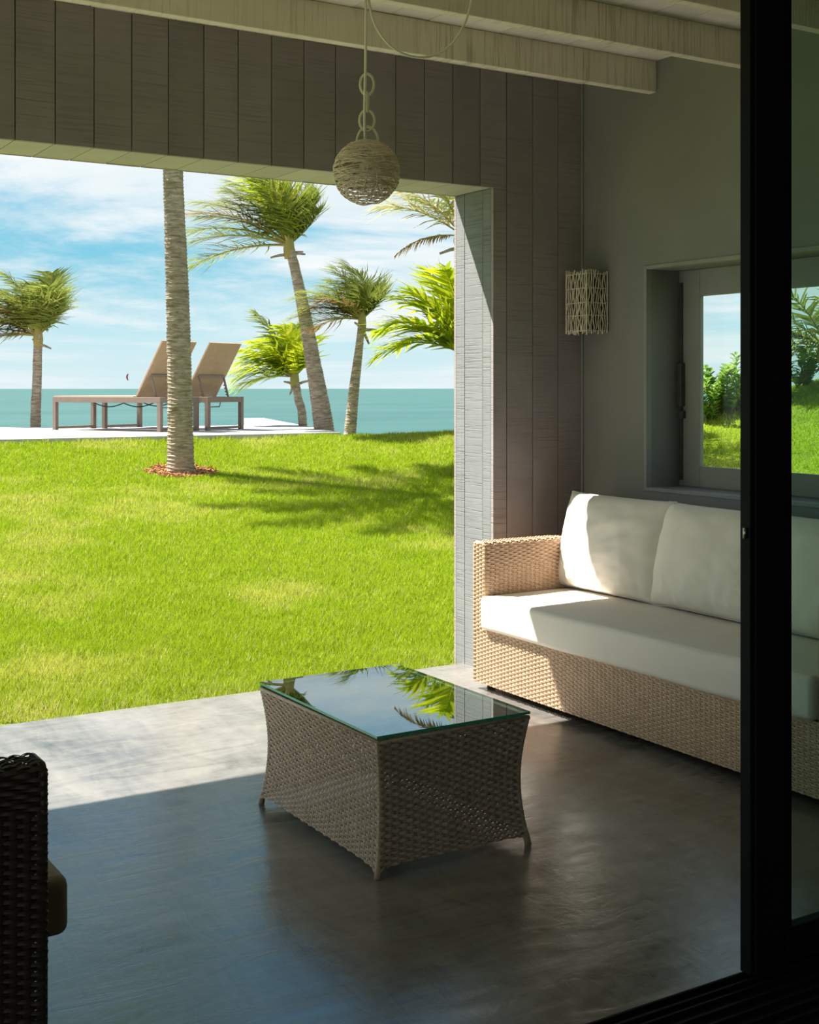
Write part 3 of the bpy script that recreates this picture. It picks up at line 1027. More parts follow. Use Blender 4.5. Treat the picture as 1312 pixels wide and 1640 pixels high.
# ------------------------------------------------------------------ pendant lamp
def pendant():
    R_ = 0.123
    cxyz = Vector((2.327, 4.10, 2.243))
    root = empty('pendant_lamp', (cxyz.x, cxyz.y, cxyz.z - R_))
    tag(root, 'round woven vine pendant lamp hanging on rope rings from the ceiling beam', 'pendant lamp')
    o0 = Vector((0, 0, R_))
    b = MB()
    rnd = random.Random(3)
    # loops wound round the ball, most of them nearly level
    for k in range(104):
        if k < 78:
            h = -0.93 + 1.88 * ((k + rnd.random()) / 78) ** 0.8
            tilt = Matrix.Rotation(rnd.gauss(0, 0.13), 3, 'X') @ Matrix.Rotation(rnd.gauss(0, 0.13), 3, 'Y')
        else:
            h = rnd.uniform(-0.6, 0.9)
            tilt = Matrix.Rotation(rnd.gauss(0, 0.9), 3, 'X') @ Matrix.Rotation(rnd.gauss(0, 0.9), 3, 'Y')
        rr = math.sqrt(max(0.02, 1 - h * h))
        ph, fq = rnd.random() * 6.3, rnd.choice((3, 4, 5, 7))
        pts = []
        n = 44
        for i in range(n):
            an = 2 * math.pi * i / n
            hh = h + 0.035 * math.sin(fq * an + ph)
            p = Vector((rr * math.cos(an), rr * math.sin(an), hh)).normalized()
            p = tilt @ p
            rad = R_ * (0.985 + 0.02 * math.sin(2 * an + ph) + 0.008 * math.sin(9 * an + ph * 3))
            p = p * rad
            p.z *= 0.975
            pts.append(o0 + p)
        b.tube(pts, rnd.uniform(0.0011, 0.0022), 4, closed=True)
    s = b.build('woven_shade', M['twig'], root, smooth=True, fixn=False)
    s['kind'] = 'stuff'
    # lamp holder and bulb inside
    b = MB(); b.tube([o0 + Vector((0, 0, 0.115)), o0 + Vector((0, 0, 0.06))], 0.018, 12); b.build('socket', M['darkmetal'], root)
    b = MB(); b.tube([o0 + Vector((0, 0, z)) for z in (0.06, 0.045, 0.03, 0.01, -0.005, -0.015)], [0.012, 0.015, 0.024, 0.029, 0.022, 0.005], 14)
    b.build('bulb', M['bulb'], root, smooth=True)
    # rope rings
    def ring(cz, rx, rz_, yaw, dx=0.0, name='rope_ring', arc=(0, 2 * math.pi)):
        pts = []
        full = abs(arc[1] - arc[0] - 2 * math.pi) < 1e-3
        n = 28
        for i in range(n if full else n + 1):
            an = arc[0] + (arc[1] - arc[0]) * i / n
            p = Vector((rx * math.cos(an) * math.cos(yaw), rx * math.cos(an) * math.sin(yaw), rz_ * math.sin(an)))
            pts.append(o0 + p + Vector((dx, 0, cz)))
        b = MB(); b.tube(pts, 0.0052, 6, closed=full)
        b.build(name, M['rope'], root, smooth=True)
    px = 4.71 / FPX
    ring((276 - 135) * px, 11 * px, 17 * px, -0.5, dx=1 * px)
    ring((276 - 163) * px, 6 * px, 15 * px, 1.25, dx=1 * px)
    ring((276 - 193) * px, 12 * px, 17 * px, -0.5, dx=1 * px)
    ring((276 - 228) * px, 17 * px, 25 * px, -0.5, dx=2 * px, name='rope_handle', arc=(-0.25, math.pi + 0.25))
    # cord straight down from the hook, and the loose swag to a second hook
    def at(pxx, pyy):   # point in the vertical plane of the cord
        t = (pxx - 656.0) / FPX
        d = 4.085 / (CA - t * SA)
        return at_depth(pxx, pyy, d) - Vector(root.location)
    b = MB()
    b.tube([at(586, -24), at(586, 60), at(585.5, 115), at(584.5, 150), at(584, 190), at(585, 226)], 0.0054, 8)
    b.build('cord', M['cord'], root, smooth=True)
    ctrl = [(588, -24), (592, 8), (602, 42), (622, 70), (648, 87), (675, 92), (700, 87), (724, 70), (742, 42), (752, 15), (759, -24)]
    pts = []
    for i in range(len(ctrl) - 1):
        p0 = Vector(ctrl[max(i - 1, 0)]); p1 = Vector(ctrl[i]); p2 = Vector(ctrl[i + 1]); p3 = Vector(ctrl[min(i + 2, len(ctrl) - 1)])
        for q in range(5):
            t = q / 5
            pts.append(0.5 * ((2 * p1) + (p2 - p0) * t + (2 * p0 - 5 * p1 + 4 * p2 - p3) * t * t + (3 * p1 - p0 - 3 * p2 + p3) * t ** 3))
    pts.append(Vector(ctrl[-1]))
    b = MB(); b.tube([at(p.x, p.y) for p in pts], 0.0050, 8); b.build('cord_swag', M['cord'], root, smooth=True)
    for hxp in (587, 759):
        p = at(hxp, -24)
        b = MB(); b.tube([p, p + Vector((0, 0.03, 0.012)), p + Vector((0, 0.056, 0.012))], 0.004, 6); b.build('hook', M['darkmetal'], root)


pendant()


# ------------------------------------------------------------------ twig wall sconce in the corner
def sconce():
    x0, x1, y0, y1, z0, z1 = 4.190, RIGHT_X, 5.103, 5.268, 1.732, 2.050
    root = empty('wall_sconce', (x1, (y0 + y1) / 2, z0))
    tag(root, 'box-shaped wall lamp of bleached wavy twigs in the corner', 'wall lamp')
    o = Vector(root.location)
    rnd = random.Random(11)
    def stick(p, q, axis, amp, r, name):
        n = 12
        pts = []
        ph = rnd.random() * 6.28
        f = rnd.uniform(3.2, 4.2)
        for i in range(n + 1):
            t = i / n
            w = p.lerp(q, t)
            w = w + axis * (amp * math.sin(2 * math.pi * f * t + ph) + rnd.gauss(0, amp * 0.25))
            pts.append(w - o)
        b = MB(); b.tube(pts, r, 5)
        return b.build(name, M['stick'], root, smooth=True)
    def face(a, c, nst):
        ax = (c - a).normalized()
        for k in range(nst):
            t = k / (nst - 1)
            base = a.lerp(c, t)
            edge = k in (0, nst - 1)
            stick(base + Vector((0, 0, rnd.uniform(-0.008, 0.006))), base + Vector((0, 0, z1 - z0 + rnd.uniform(-0.006, 0.010))), ax, 0.001 if edge else 0.0048, 0.0050 if edge else rnd.uniform(0.0034, 0.0044), 'twig')
        for zz in (0.012, 0.09, 0.155, 0.23, z1 - z0 - 0.014):
            stick(a + Vector((0, 0, zz)), c + Vector((0, 0, zz)), Vector((0, 0, 1)), 0.0015, 0.0028, 'cross_twig')
    A = Vector((x0, y0, z0)); B = Vector((x0, y1, z0)); Cc = Vector((x1 - 0.008, y0, z0)); D = Vector((x1 - 0.008, y1, z0))
    face(A, B, 11)
    face(A, Cc, 10)
    face(B, D, 9)
    # dark liner inside so the lamp is not see-through, its colour standing in for shade in the gaps, back plate, holder
    b = MB()
    e = 0.010
    b.box(Vector((x0 + e, y0 + e, z0 + 0.006)) - o, Vector((x0 + e + 0.002, y1 - e, z1 - 0.006)) - o)
    b.box(Vector((x0 + e, y0 + e, z0 + 0.006)) - o, Vector((x1 - 0.006, y0 + e + 0.002, z1 - 0.006)) - o)
    b.box(Vector((x0 + e, y1 - e - 0.002, z0 + 0.006)) - o, Vector((x1 - 0.006, y1 - e, z1 - 0.006)) - o)
    b.build('gap_shade_liner', M['innerdark'], root)
    b = MB(); b.box(Vector((x1 - 0.006, y0 + 0.02, z0 + 0.03)) - o, Vector((x1 - 0.0002, y1 - 0.02, z1 - 0.03)) - o); b.build('back_plate', M['darkmetal'], root)
    b = MB(); b.tube([Vector((x0 + 0.07, (y0 + y1) / 2, z0 + 0.09)) - o, Vector((x0 + 0.07, (y0 + y1) / 2, z0 + 0.15)) - o], 0.016, 10); b.build('bulb', M['bulb'], root, smooth=True)


sconce()

# ------------------------------------------------------------------ ground, lawn, deck, sea
DECK_Z = 0.90
n1, n2 = 150, 190
gx = np.concatenate([np.linspace(-14, -3, 12), np.linspace(-2.5, 14, 110), np.linspace(15, 45, 16)])
gy = np.concatenate([np.linspace(-4, 5.5, 20), np.linspace(5.6, 16, 90), np.linspace(16.5, 45, 30)])
X, Y = np.meshgrid(gx, gy, indexing='ij')
Z = lawn_z(X, Y)
V = np.stack([X, Y, Z], 2).reshape(-1, 3)
ni, nj = len(gx), len(gy)
ii, jj = np.meshgrid(np.arange(ni - 1), np.arange(nj - 1), indexing='ij')
# no ground under the house
cxm = (X[:-1, :-1] + X[1:, 1:]) / 2
cym = (Y[:-1, :-1] + Y[1:, 1:]) / 2
keep = ~((cxm < 4.69) & (cym < 5.6) & (cxm > -2.6))
a = (ii * nj + jj)[keep]
F = np.stack([a, a + nj, a + nj + 1, a + 1], 1)
lawn = obj('lawn', np_mesh('lawn', V, F, M['soil'], smooth=True))
tag(lawn, 'sloping ground of the lawn between the patio and the stone deck', 'lawn', kind='structure')

b = MB()
b.box((-9000, 40, -7.2), (9000, 9500, -7.0))
sea = b.build('sea', M['sea'])
tag(sea, 'turquoise sea stretching to the horizon', 'sea', kind='structure')
b = MB()
b.box((-300, 33, -9.0), (300, 60, -7.3))
tag(b.build('beach', M['deck']), 'pale beach below the garden', 'beach', kind='structure')

# stone deck the loungers stand on
fl = at_z(0, 703, DECK_Z); fr = at_z(551, 692.6, DECK_Z)
bk = at_z(423, 669.5, DECK_Z); bk2 = at_z(391, 669.8, DECK_Z); m2 = at_z(391, 681.5, DECK_Z); bl = at_z(0, 684.5, DECK_Z)
fy = (fl.y + fr.y) / 2
dirb = (m2 - bl)
bl2 = bl - dirb * 1.5
poly = [(bl2.x, fy), (fr.x, fy), (bk.x, bk.y), (bk2.x, bk2.y), (m2.x, m2.y), (bl2.x, bl2.y)]
b = MB(); b.prism(poly, DECK_Z - 0.10, DECK_Z)
deck = b.build('stone_deck', M['deck'], bevel=0.008)
tag(deck, 'pale stone sun deck at the far edge of the lawn', 'deck', kind='structure')
b = MB()
cxy = Vector((sum(p[0] for p in poly) / 6, sum(p[1] for p in poly) / 6))
b.prism([tuple(Vector(p).lerp(cxy, 0.06)) for p in poly], -4.0, DECK_Z - 0.10)
b.build('plinth', M['core'], deck)


# ------------------------------------------------------------------ grass blades
def smooth_noise(x, y, scale, seed):
    r = np.random.default_rng(seed)
    n = 64
    t = r.random((n, n))
    u = x * scale; v = y * scale
    iu = np.floor(u).astype(int); iv = np.floor(v).astype(int)
    fu = u - iu; fv = v - iv
    fu = fu * fu * (3 - 2 * fu); fv = fv * fv * (3 - 2 * fv)
    g = lambda a, b_: t[a % n, b_ % n]
    return (g(iu, iv) * (1 - fu) + g(iu + 1, iv) * fu) * (1 - fv) + (g(iu, iv + 1) * (1 - fu) + g(iu + 1, iv + 1) * fu) * fv


def grass():
    def sample(n, p0, p1, d0, d1):
        px = RNG.uniform(p0, p1, n)
        d = d0 * (d1 / d0) ** RNG.random(n)
        t = (px - 656) / FPX
        return d * SA + t * d * CA, d * CA - t * d * SA, d
    x1, y1, dd1 = sample(620000, -330, 900, 5.6, 16.2)
    x2, y2, dd2 = sample(70000, 1000, 1500, 9.5, 16.5)
    x = np.concatenate([x1, x2]); y = np.concatenate([y1, y2]); d = np.concatenate([dd1, dd2])
    ok = ~((y < 5.605) & (x < 4.72)) & ~((y > fy - 0.02) & (x < fr.x + 0.02)) & (0.63 * x + 0.776 * y < 16.3) & (y < 15.2)
    ok &= ~((x > 3.73) & (x < 4.72) & (y < 5.70))
    # bare ring of mulch round the near palm
    ok &= ((x - P1.x) ** 2 + (y - P1.y) ** 2) > 0.36 ** 2
    x, y, d = x[ok], y[ok], d[ok]
    n = len(x)
    z = lawn_z(x, y)
    pat = 0.6 * smooth_noise(x, y, 1.1, 1) + 0.4 * smooth_noise(x, y, 3.3, 2)
    clump = smooth_noise(x, y, 7.0, 3)
    # taller along the deck
    edge = np.clip(1 - (fy - y) / 0.35, 0, 1) * (x < fr.x + 0.5)
    h = (0.020 + 0.028 * RNG.random(n)) * (0.7 + 0.6 * clump) * (1 + 1.0 * edge * RNG.random(n))
    wdt = (0.0040 + 0.0028 * RNG.random(n)) * np.clip(d / 8.5, 0.8, 1.6)
    az = RNG.uniform(0, 2 * math.pi, n)
    lean = h * RNG.uniform(0.15, 1.0, n)
    la = RNG.uniform(0, 2 * math.pi, n)
    cxn, sxn = np.cos(az) * wdt / 2, np.sin(az) * wdt / 2
    V = np.empty((n, 3, 3), np.float32)
    V[:, 0] = np.stack([x - cxn, y - sxn, z - 0.004], 1)
    V[:, 1] = np.stack([x + cxn, y + sxn, z - 0.004], 1)
    V[:, 2] = np.stack([x + lean * np.cos(la), y + lean * np.sin(la), z + h], 1)
    F = np.arange(n * 3, dtype=np.int32).reshape(n, 3)
    me = np_mesh('grass', V.reshape(-1, 3), F, M['grass'])
    dry = np.clip((pat - 0.52) * 3.2, 0, 1)[:, None]
    rnd = RNG.random(n)[:, None]
    c_g = np.array([0.345, 0.455, 0.022]); c_y = np.array([0.53, 0.55, 0.085]); c_d = np.array([0.19, 0.28, 0.015]); c_straw = np.array([0.58, 0.52, 0.24])
    c = c_g * (1 - dry) + c_y * dry
    c = c * (1 - 0.45 * rnd) + c_d * 0.45 * rnd
    straw = (RNG.random(n)[:, None] < 0.04 + 0.10 * dry + 0.30 * np.clip(1 - (y - 5.6) / 0.5, 0, 1)[:, None] * pat[:, None])
    c = np.where(straw, c_straw, c)
    col = np.ones((n, 3, 4), np.float32)
    col[:, :, :3] = c[:, None, :]
    at = me.color_attributes.new('blade', 'FLOAT_COLOR', 'POINT')
    at.data.foreach_set('color', col.ravel())
    o = obj('grass', me)
    tag(o, 'short bright green lawn grass sloping up to the deck', 'grass', kind='stuff')


P1 = on_lawn(290, 757)
P1.z = float(lawn_z(P1.x, P1.y))
grass()

# mulch round the near palm
b = MB()
rnd = random.Random(5)
for k in range(420):
    an = rnd.random() * 6.283
    rr = 0.06 + 0.30 * math.sqrt(rnd.random())
    x, y = P1.x + rr * math.cos(an), P1.y + rr * math.sin(an)
    z = float(lawn_z(x, y)) + 0.004 + 0.02 * rnd.random()
    d1 = Vector((rnd.gauss(0, 1), rnd.gauss(0, 1), rnd.gauss(0, 0.35))).normalized()
    b.bar(Vector((x, y, z)) - d1 * 0.022, Vector((x, y, z)) + d1 * 0.022, 0.016, 0.006)
ml = b.build('mulch_bed', M['mulch'], fixn=False)
tag(ml, 'ring of reddish bark mulch round the foot of the near palm trunk', 'mulch', kind='stuff')


# ------------------------------------------------------------------ palms
WIND = Vector((-CA, SA, 0)) * 1.0     # the breeze blows to the left of the picture


def frond(name, start, direction, length, mat, parent, seed, grav=0.55, wind=0.5, leaf=0.34, pairs=42, lw=0.022, stalk=0.16, droop=0.35, twist=0.0, curl=None):
    rnd = random.Random(seed)
    d = Vector(direction).normalized()
    p = Vector(start)
    N = 22
    pts = [p.copy()]
    dirs = [d.copy()]
    for i in range(N):
        t = i / N
        d = d + (Vector((0, 0, -1)) * grav * (0.35 + t) + WIND * wind * (0.3 + t)) * (1.0 / N) * 1.25
        d.normalize()
        p = p + d * (length / N)
        pts.append(p.copy())
        dirs.append(d.copy())
    V, F, T = [], [], []
    def quad_strip(ps, ws, side, tint):
        o = len(V)
        for q, w in zip(ps, ws):
            V.append(q - side * w); V.append(q + side * w)
            T.extend((tint, tint))
        for k in range(len(ps) - 1):
            F.append((o + 2 * k, o + 2 * k + 1, o + 2 * k + 3, o + 2 * k + 2))
    for k in range(pairs):
        t = stalk + (1 - stalk) * (k + 0.5) / pairs
        f = t * N
        i = min(int(f), N - 1)
        q = pts[i].lerp(pts[i + 1], f - i)
        dd = dirs[min(i + 1, N)]
        side = dd.cross(Vector((0, 0, 1)))
        if side.length < 0.05:
            side = Vector((1, 0, 0))
        side.normalize()
        upv = side.cross(dd).normalized()
        u = (t - stalk) / (1 - stalk)
        ll = leaf * (0.45 + 1.1 * math.sin(math.pi * min(1, 0.12 + 0.80 * u)) ) * 0.72
        if u > 0.85:
            ll *= 1 - 0.45 * (u - 0.85) / 0.15
        for s in (-1, 1):
            fw = 0.45 + 0.75 * u + rnd.uniform(-0.12, 0.12)
            v = side * s * 1.0 + dd * (fw + rnd.gauss(0, 0.10)) + upv * (0.35 - 0.2 * u + rnd.gauss(0, 0.22))
            v.normalize()
            L = ll * rnd.uniform(0.70, 1.2)
            p0 = q
            e1 = (v + (Vector((0, 0, -1)) * droop + WIND * wind * 0.45) * 0.5).normalized()
            p1 = p0 + e1 * L * 0.5
            e2 = (e1 + (Vector((0, 0, -1)) * droop + WIND * wind * 0.6) * 0.9).normalized()
            p2 = p1 + e2 * L * 0.5
            wdir = e1.cross(upv)
            if wdir.length < 0.05:
                wdir = dd.copy()
            wdir.normalize()
            tint = min(1, max(0, rnd.gauss(0.45, 0.25)))
            quad_strip([p0, p0.lerp(p1, 0.5), p1, p2], [lw * 0.35, lw * 0.5, lw * 0.42, lw * 0.06], wdir, tint)
    nleaf = len(F)
    # rachis
    b = MB(); b.tube(pts, [max(0.003, 0.020 * (1 - i / N) ** 0.8 * min(1.4, length / 1.6)) for i in range(N + 1)], 5)
    o = len(V)
    V.extend([Vector(v) for v in b.v])
    T.extend([0.5] * len(b.v))
    F.extend([tuple(i + o for i in f) for f in b.f])
    me = bpy.data.meshes.new(name)
    me.from_pydata(V, [], F)
    me.materials.append(mat)
    me.materials.append(M['rachis'])
    me.polygons.foreach_set('material_index', [0] * nleaf + [1] * (len(F) - nleaf))
    a = me.attributes.new('tint', 'FLOAT', 'POINT')
    a.data.foreach_set('value', T)
    ob = obj(name, me, parent)
    return ob


def trunk(parent, pts, radii, ring=0.036, sides=18, seed=0):
    """ringed palm trunk through control points (local)"""
    rnd = random.Random(seed)
    P = [Vector(p) for p in pts]
    L = [0]
    for a, c in zip(P[:-1], P[1:]):
        L.append(L[-1] + (c - a).length)
    tot = L[-1]
    def ev(s):
        s = max(0, min(tot, s))
        for i in range(len(P) - 1):
            if s <= L[i + 1] + 1e-9:
                t = (s - L[i]) / (L[i + 1] - L[i])
                p0, p1, p2, p3 = P[max(i - 1, 0)], P[i], P[i + 1], P[min(i + 2, len(P) - 1)]
                q = 0.5 * ((2 * p1) + (p2 - p0) * t + (2 * p0 - 5 * p1 + 4 * p2 - p3) * t * t + (3 * p1 - p0 - 3 * p2 + p3) * t ** 3)
                return q, radii[i] + (radii[i + 1] - radii[i]) * t
        return P[-1], radii[-1]
    c, r = [], []
    n = int(tot / ring)
    for k in range(n):
        st = rnd.uniform(0.85, 1.15)
        for f, m in ((0.05, 0.97), (0.6, 0.985), (0.93, 1.03 * (0.97 + 0.035 * st))):
            q, rr = ev((k + f) * tot / n)
            c.append(q); r.append(rr * m)
    b = MB(); b.tube(c, r, sides)
    # uneven bark
    bb = []
    for v in b.v:
        w = noise.noise(Vector(v) * 11.0 + Vector((seed, 0, 0)))
        q = Vector(v)
        bb.append((q.x + w * 0.007, q.y + w * 0.007, q.z + w * 0.016))
    b.v = bb
    return b.build('trunk', M['bark'], parent, smooth=False, fixn=False)


def palm(name, base, path_px, depth, radii, label, fronds, mat, scale_px=None, seed=0, stubs=3, leaf_kw=None):
    """path_px: pixel centres of the trunk from foot to crown, depth along the view"""
    root = empty(name, base)
    tag(root, label, 'palm tree', 'coconut palms in the garden')
    pts = []
    n = len(path_px)
    for (px, py) in path_px:
        pts.append(at_depth(px, py, depth) - Vector(base))
    pts[0] = Vector((pts[0].x, pts[0].y, min(pts[0].z, 0.0)))
    if pts[0].z > -0.01:
        pts[0].z = -0.02
    trunk(root, pts, radii, seed=seed)
    crown = pts[-1]
    right = Vector((CA, -SA, 0)); fwd = Vector((SA, CA, 0)); up = Vector((0, 0, 1))
    rnd = random.Random(seed + 100)
    kw0 = dict(leaf_kw or {})
    for k, fr_ in enumerate(fronds):
        (r_, u_, f_), L, extra = fr_[0], fr_[1], (fr_[2] if len(fr_) > 2 else {})
        kw = dict(kw0); kw.update(extra)
        m = kw.pop('mat', mat)
        d = right * r_ + up * u_ + fwd * f_
        frond('frond', crown + Vector((0, 0, 0.0)), d, L, m, root, seed * 31 + k, **kw)
    for k in range(stubs):
        an = rnd.uniform(0, 6.28)
        d = (right * math.cos(an) + fwd * math.sin(an) * 0.6 + up * rnd.uniform(-0.5, 0.5)).normalized()
        b = MB(); b.tube([crown - up * 0.12, crown - up * 0.12 + d * 0.14, crown - up * 0.14 + d * 0.26], [0.022, 0.018, 0.012], 6)
        b.build('frond_stub', M['bark'], root)
    # leafy heart of the crown
    b = MB(); b.tube([crown - up * 0.18, crown - up * 0.05, crown + up * 0.12, crown + up * 0.3], [radii[-1] * 1.0, radii[-1] * 1.25, radii[-1] * 0.9, 0.01], 10)
    b.build('crown_heart', M['rachis'], root, smooth=True)
    return root


def ground_at(px, d):
    p = at_depth(px, 700, d)
    return Vector((p.x, p.y, float(lawn_z(p.x, p.y))))


# near palm: only its trunk is in view, its crown throws the shadow on the lawn
D1 = P1.x * SA + P1.y * CA
sz = D1 / FPX
root = palm('coconut_palm', P1, [(289.5, 757), (289, 690), (287.5, 600), (284.5, 480), (280.5, 370), (277, 270), (275.5, 200), (275, 150)], D1,
            [22.5 * sz, 20.5 * sz, 19.5 * sz, 18.5 * sz, 17 * sz, 15.5 * sz, 14.5 * sz, 13 * sz],
            'tall ringed palm trunk rising out of mulch in front of the loungers',
            [((-1.0, 0.55, 0.0), 2.0), ((-0.9, 0.35, 0.7), 2.1), ((-0.9, 0.5, -0.6), 2.0), ((-0.6, 1.0, 0.2), 1.8), ((-0.2, 1.0, -0.5), 1.7), ((0.2, 1.0, 0.5), 1.6),
             ((0.75, 0.55, 0.1), 1.35), ((0.6, 0.5, 0.8), 1.45), ((0.6, 0.6, -0.8), 1.4), ((0.0, 0.5, -1.0), 1.8), ((0.0, 0.5, 1.0), 1.7), ((-0.5, 0.6, 1.0), 1.9), ((-0.4, 0.55, -1.0), 2.1), ((-0.8, 0.5, -0.9), 2.5), ((-1.0, 0.45, -0.45), 2.5), ((-1.0, 0.5, 0.25), 2.3)],
            M['leaf'], seed=1, leaf_kw=dict(grav=0.45, wind=0.25, leaf=0.36, pairs=46, lw=0.026, droop=0.2))

def sweep(n_left, n_up, n_right, L, seed, dry=0):
    """frond directions of a wind-combed crown: long ones to the left, short stiff ones up and right"""
    r = random.Random(seed)
    out = []
    for k in range(n_left):
        e = 0.12 + 0.80 * k / max(1, n_left - 1)
        out.append(((-1.0, e, r.uniform(-0.55, 0.55)), L * r.uniform(0.92, 1.12), dict(grav=0.75 - 0.3 * e)))
    for k in range(n_up):
        x = -0.75 + 0.95 * k / max(1, n_up - 1)
        out.append(((x, 1.0, r.uniform(-0.6, 0.6)), L * r.uniform(0.74, 0.92), {}))
    for k in range(n_right):
        x = 0.25 + 0.50 * k / max(1, n_right - 1)
        out.append(((x, 1.0 - 0.45 * k / max(1, n_right), r.uniform(-0.5, 0.5)), L * r.uniform(0.44, 0.58), dict(wind=0.85, grav=0.15)))
    for k in range(dry):
        out.append(((r.uniform(-1.0, -0.4), r.uniform(0.1, 0.6), r.uniform(-0.6, 0.6)), L * 0.85, dict(mat=M['leaf_dry'], grav=0.9)))
    return out


g2 = ground_at(520, 17.0)
palm('coconut_palm', g2, [(528, 720), (519, 685), (505, 600), (487, 500), (473, 432), (463, 393)], 17.0,
     [0.15, 0.135, 0.11, 0.085, 0.068, 0.062], 'tallest windswept palm of the group with a leaning trunk right of the loungers',
     sweep(5, 7, 6, 1.42, 2) + [((-0.95, 0.72, -0.4), 1.55, dict(mat=M['leaf_dry'], pairs=34, grav=0.75)), ((0.1, 1.0, -0.3), 1.05, dict(mat=M['leaf_bright'])), ((-0.2, 1.0, -0.4), 1.2, dict(mat=M['leaf_bright']))],
     M['leaf'], seed=2, leaf_kw=dict(grav=0.38, wind=0.75, leaf=0.50, pairs=52, lw=0.021, droop=0.26))

g3 = ground_at(560, 15.6)
palm('coconut_palm', g3, [(558, 712), (561, 690), (567, 625), (575, 560), (580, 512)], 15.6,
     [0.085, 0.075, 0.065, 0.05, 0.042], 'slim windswept palm nearest the lawn crest, right of the leaning palm',
     sweep(5, 6, 5, 0.86, 3, dry=3), M['leaf'], seed=3, leaf_kw=dict(grav=0.42, wind=0.7, leaf=0.36, pairs=44, lw=0.016, droop=0.3))

g4 = ground_at(485, 18.5)
palm('coconut_palm', g4, [(490, 715), (485, 680), (478, 640), (472, 604)], 18.5,
     [0.075, 0.065, 0.06, 0.055], 'small bright green palm between the loungers and the tall leaning palm',
     sweep(6, 6, 4, 0.92, 4) + [((-0.35, 1.0, 0.1), 1.15, dict(mat=M['leaf'], grav=0.2))],
     M['leaf_bright'], seed=4, leaf_kw=dict(grav=0.65, wind=0.5, leaf=0.42, pairs=36, lw=0.036, droop=0.38))

g5 = ground_at(57, 18.5)
palm('coconut_palm', g5, [(56, 720), (57, 683), (59, 620), (61, 538)], 18.5,
     [0.085, 0.075, 0.068, 0.06], 'windswept palm standing alone at the left behind the deck',
     sweep(5, 7, 6, 1.15, 5, dry=3) + [((0.35, 1.0, 0.1), 0.95, dict(wind=0.5)), ((0.45, 0.9, -0.2), 0.75, dict(wind=0.6)), ((0.3, 1.0, 0.4), 1.0, dict(wind=0.5))],
     M['leaf'], seed=5, leaf_kw=dict(grav=0.5, wind=0.6, leaf=0.46, pairs=44, lw=0.023, droop=0.38))

# palms mostly hidden by the right-hand jamb
g6 = ground_at(770, 13.2)
palm('coconut_palm', g6, [(764, 740), (763, 690), (760, 630), (752, 572)], 13.2,
     [0.10, 0.09, 0.08, 0.07], 'lush bright green palm fronds arching out from behind the grey jamb',
     [((-1.0, 0.55, 0.0), 1.05, dict(grav=1.25)), ((-0.95, 0.85, 0.2), 1.1, dict(grav=1.15)), ((-0.9, 0.9, -0.5), 1.05, dict(grav=1.0)), ((-0.7, 1.0, 0.1), 1.0, dict(grav=0.8)), ((-0.35, 1.0, 0.0), 1.0, dict(grav=0.45)), ((-0.2, 1.0, -0.4), 1.0, dict(grav=0.4)), ((0.1, 1.0, 0.3), 0.95), ((0.6, 0.9, 0.0), 1.1), ((0.9, 0.6, 0.3), 1.1), ((0.7, 0.6, -0.5), 1.1), ((-0.85, 0.7, 0.7), 1.0, dict(grav=1.0)), ((-0.6, 1.0, -0.2), 0.95, dict(grav=0.6))],
     M['leaf_bright'], seed=6, leaf_kw=dict(grav=0.8, wind=0.10, leaf=0.46, pairs=34, lw=0.046, droop=0.26))
g7 = ground_at(765, 13.8)
palm('coconut_palm', g7, [(786, 740), (778, 640), (762, 500), (742, 378)], 13.8,
     [0.13, 0.115, 0.10, 0.085], 'palm behind the grey jamb with pale upper fronds and a dry hanging one',
     [((-1.0, 0.75, 0.0), 1.0, dict(mat=M['leaf_pale'], grav=0.7)), ((-0.8, 1.0, 0.3), 1.05, dict(mat=M['leaf_pale'])), ((-0.95, 0.12, 0.1), 0.80, dict(mat=M['leaf_dry'], grav=0.95, pairs=44, leaf=0.15, droop=0.9, wind=0.0)), ((-0.4, 1.0, -0.2), 1.2, dict(mat=M['leaf_pale'])),
      ((0.2, 1.0, 0.2), 1.3), ((0.7, 0.9, 0.0), 1.3), ((0.9, 0.5, 0.4), 1.3), ((0.8, 0.6, -0.5), 1.3), ((-0.5, 0.9, 0.9), 1.2), ((0.3, 1.0, -0.6), 1.3)],
     M['leaf'], seed=7, leaf_kw=dict(grav=0.55, wind=0.3, leaf=0.46, pairs=46, lw=0.022, droop=0.32))
# palm seen through the window and the glass door
g8 = ground_at(1322, 14.6)
palm('coconut_palm', g8, [(1330, 700), (1330, 650), (1328, 600), (1326, 560)], 14.6,
     [0.13, 0.12, 0.11, 0.10], 'shaggy palm seen through the window behind the tinted glass door',
     [((-1.0, 0.6, 0.0), 0.9), ((-0.8, 0.9, 0.2), 0.95), ((-0.9, 0.3, -0.3), 0.8), ((-0.5, 1.0, -0.2), 1.0), ((0.0, 1.0, 0.0), 1.0), ((0.5, 1.0, 0.2), 1.0), ((0.9, 0.6, 0.0), 1.0), ((0.7, 0.5, -0.5), 0.9), ((-0.7, 0.2, 0.2), 0.8, dict(grav=1.2)), ((-0.5, 0.6, 0.8), 0.9)],
     M['leaf'], seed=8, leaf_kw=dict(grav=0.8, wind=0.2, leaf=0.42, pairs=44, lw=0.022, droop=0.4))


